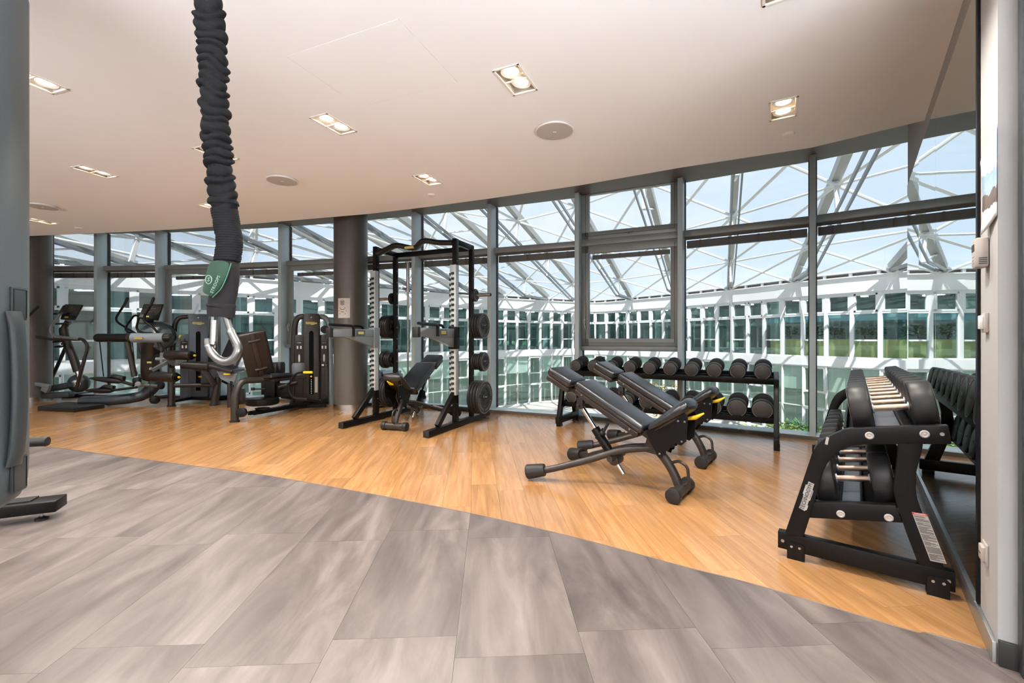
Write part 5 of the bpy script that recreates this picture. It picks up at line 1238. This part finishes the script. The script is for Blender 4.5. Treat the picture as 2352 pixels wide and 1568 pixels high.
# indoor plants along the counter
leafm=mat('deep green leaf',(.05,.16,.05),.5); leaf2=mat('yellow green leaf',(.25,.34,.06),.5); leaf3=mat('autumn leaf',(.45,.33,.10),.55)
def plant(name,label,cat,loc,r,h,mt,nl,lw,grp,stem=True,seed=0,pot=False):
    o=thing(name,label,cat,loc,0,grp); R=random.Random(seed); m=MB()
    for i in range(nl):
        a=R.uniform(0,2*PI); z=h*(.25+.75*R.random()**.8); rr=r*(1-.55*abs(z/h-.55))*R.random()**.5; L=lw*R.uniform(.7,1.3)
        c=V((math.cos(a)*rr,math.sin(a)*rr,z)); d=V((math.cos(a+R.uniform(-.8,.8)),math.sin(a+R.uniform(-.8,.8)),R.uniform(-.5,.7))).normalized(); s=d.cross(V((R.uniform(-.3,.3),R.uniform(-.3,.3),1))).normalized()*L*.22
        m.add([c,c+d*L*.5+s,c+d*L,c+d*L*.5-s],[(0,1,2,3)])
    m.build('foliage',mt,o,smooth=0)
    m=MB()
    for i in range(4): a=i*1.6; m.tube([(0,0,.02),(math.cos(a)*r*.2,math.sin(a)*r*.2,h*.4),(math.cos(a)*r*.4,math.sin(a)*r*.4,h*.75)],[.03,.02,.008],6)
    m.build('stem',mat('brown stem',(.12,.08,.05),.8) if 'brown stem' not in bpy.data.materials else bpy.data.materials['brown stem'],o)
    return o
for k,u in enumerate((1800,1855,1902,1962,2010,2070)):
    s=s_at_u(u); p=at(s); d=(at(s+.3)-at(s-.3)).normalized(); q=p+V((-d.y,d.x,0))*.75
    plant('potted_plant','dark green plant on the ochre counter across the atrium, %s from the left'%ordn[k],'plant',(q.x,q.y,1.02),.38,.75,leafm,160,.28,'plants on the office counter',seed=k)
# courtyard ground, beds and shrubs
tag(MB().box((0,30,ZG-.15),(90,62,.30)).build('floor_courtyard',paving,smooth=0),kind='structure')
tag(MB().box((12.5,25,ZG+.03),(11,5,.06)).build('planting_bed',mat('soil',(.12,.09,.06),.9),smooth=0),'dark planting bed in the courtyard below the window dumbbell rack','planting bed')
shr=[(9.2,24.2,1.1,1.1,leaf2),(10.8,24.6,1.2,1.0,leaf3),(12.2,24.0,1.1,1.1,leaf2),(13.6,24.8,1.2,1.2,leaf2),(14.8,24.2,.9,1.5,leaf2),(15.9,24.6,1.1,1.5,leafm),(8.0,24.8,1.0,.9,leaf3),(9.9,28.5,1.6,3.3,leaf3),(17.0,25.2,.8,1.1,leaf2),(-5.4,33.0,.8,1.0,leafm)]
pos_=['third from the left in the bed','fourth from the left in the bed','fifth from the left in the bed','sixth from the left in the bed','right part of the bed, tall and bright','right end of the bed, dark','leftmost in the bed','tall one behind the bed, seen between the rack tiers','lowest at the far right end of the bed','alone on the paving, seen through the power rack']
for k,(x,y,r,h,mt) in enumerate(shr):
    nm={leaf2.name:'yellow-green shrub',leaf3.name:'autumn-coloured shrub',leafm.name:'dark green shrub'}[mt.name]
    plant('shrub','%s in the courtyard, %s'%(nm,pos_[k]),'shrub',(x,y,ZG+.05),r,h,mt,700 if r>1 else 420,.24,'courtyard shrubs',seed=20+k)
# ---- atrium roof
rw=mat('white painted roof steel',(.74,.75,.75),.4); rg=mat('light grey roof beam',(.36,.36,.34),.45); rg2=mat('slate grey chord bar',(.20,.22,.235),.4)
etfe=glass('transparent roof foil',(.97,.985,1),.02,(.9,.95,1),.25,fk=.06)
rf=thing('atrium_roof','transparent foil atrium roof on white steel trusses with crossing tubes','roof',(0,30,5)); ro=V(rf.location); rf['kind']='structure'; del rf['category']; rf.name='roof'
dd=V((-.47,-1,.27)).normalized(); DL=1.14
ends=[]; s=5.0
while s<arcl[-1]-6: ends.append(at(s)+UP*5.0); s+=5.1
hz=V((dd.x,dd.y,0)).normalized(); pr=V((hz.y,-hz.x,0))
pann=6.2
trs=[]
for i,E in enumerate(ends):
    s0=E.dot(hz); Lh=min(46,max(6,(E.y-1.0)/abs(hz.y))); L=Lh/math.hypot(dd.x,dd.y)
    n=max(1,int(L/pann)); L=n*pann
    sd2=dd.cross(UP).normalized(); nrm=sd2.cross(dd).normalized()
    if nrm.z<0: nrm=-nrm
    t=MB(); t.bar(E-ro,E+dd*L-ro,.34,.40,up=nrm); T=t.build('truss_beam',rg,rf,smooth=0)
    b0_=E+dd*.0-nrm*.1; dp=1.9
    m=MB()
    for sx in(-.16,.16): m.bar(E+sd2*sx-UP*.2-ro,E+dd*(pann*.9)-nrm*dp*.9+sd2*sx-ro,.07,.16,up=nrm); m.bar(E+dd*(pann*.9)-nrm*dp*.9+sd2*sx-ro,E+dd*L-nrm*dp*1.1+sd2*sx-ro,.07,.16,up=nrm)
    m.build('bottom_chord',rg2,T,smooth=0)
    for k in range(n):
        a=E+dd*(pann*(k+.9)); lo=a-nrm*dp*(.9 if k==0 else .98)
        MB().bar(a-ro,lo-ro,.16,.16,up=dd).build('post',rw,T,smooth=0)
        hd_=MB().box(a-nrm*.35-ro,(.34,.34,.10)); hd_.build('node_head',rw,T,bevel=.02)
        MB().cyl(lo-ro,E+dd*(pann*(k+.35))-ro,.05,8).build('strut',rw,T); 
    trs.append((E,L,n,nrm))
for i in range(len(trs)-1):
    (E,L,n,nr),(E2,L2,n2,nr2)=trs[i],trs[i+1]
    # match rungs by distance along the beams
    n_c=min(n,n2)
    for k in range(n_c):
        A0=E+dd*(pann*(k+.9))-nr*.35; B0=E2+dd*(pann*(k+.9))-nr2*.35
        A1=E+dd*(pann*(k-.1 if k else .02))-nr*.35; B1=E2+dd*(pann*(k-.1 if k else .02))-nr2*.35
        if (A0-B0).length>16: continue
        MB().cyl(A0-ro,B1-ro,.075,8).build('brace_tube',rw,rf); MB().cyl(B0-ro,A1-ro,.075,8).build('brace_tube',rw,rf); MB().cyl(A0-ro,B0-ro,.06,8).build('brace_tube',rw,rf)
        # foil cushion, slightly bulged
        g=MB(); NX,NY=4,4; vs=[]
        for a in range(NX+1):
            for b in range(NY+1):
                fa,fb=a/NX,b/NY; P=(A1.lerp(A0,fa)).lerp(B1.lerp(B0,fa),fb)+nr*(.75+.5*math.sin(PI*fa)*math.sin(PI*fb)); vs.append(P-ro)
        g.add(vs,[(a*(NY+1)+b,a*(NY+1)+b+1,(a+1)*(NY+1)+b+1,(a+1)*(NY+1)+b) for a in range(NX) for b in range(NY)])
        g.build('roof_foil',etfe,rf,smooth=80)
for ob in list(bpy.data.objects):
    if ob.type=='EMPTY' and not ob.children: bpy.data.objects.remove(ob)
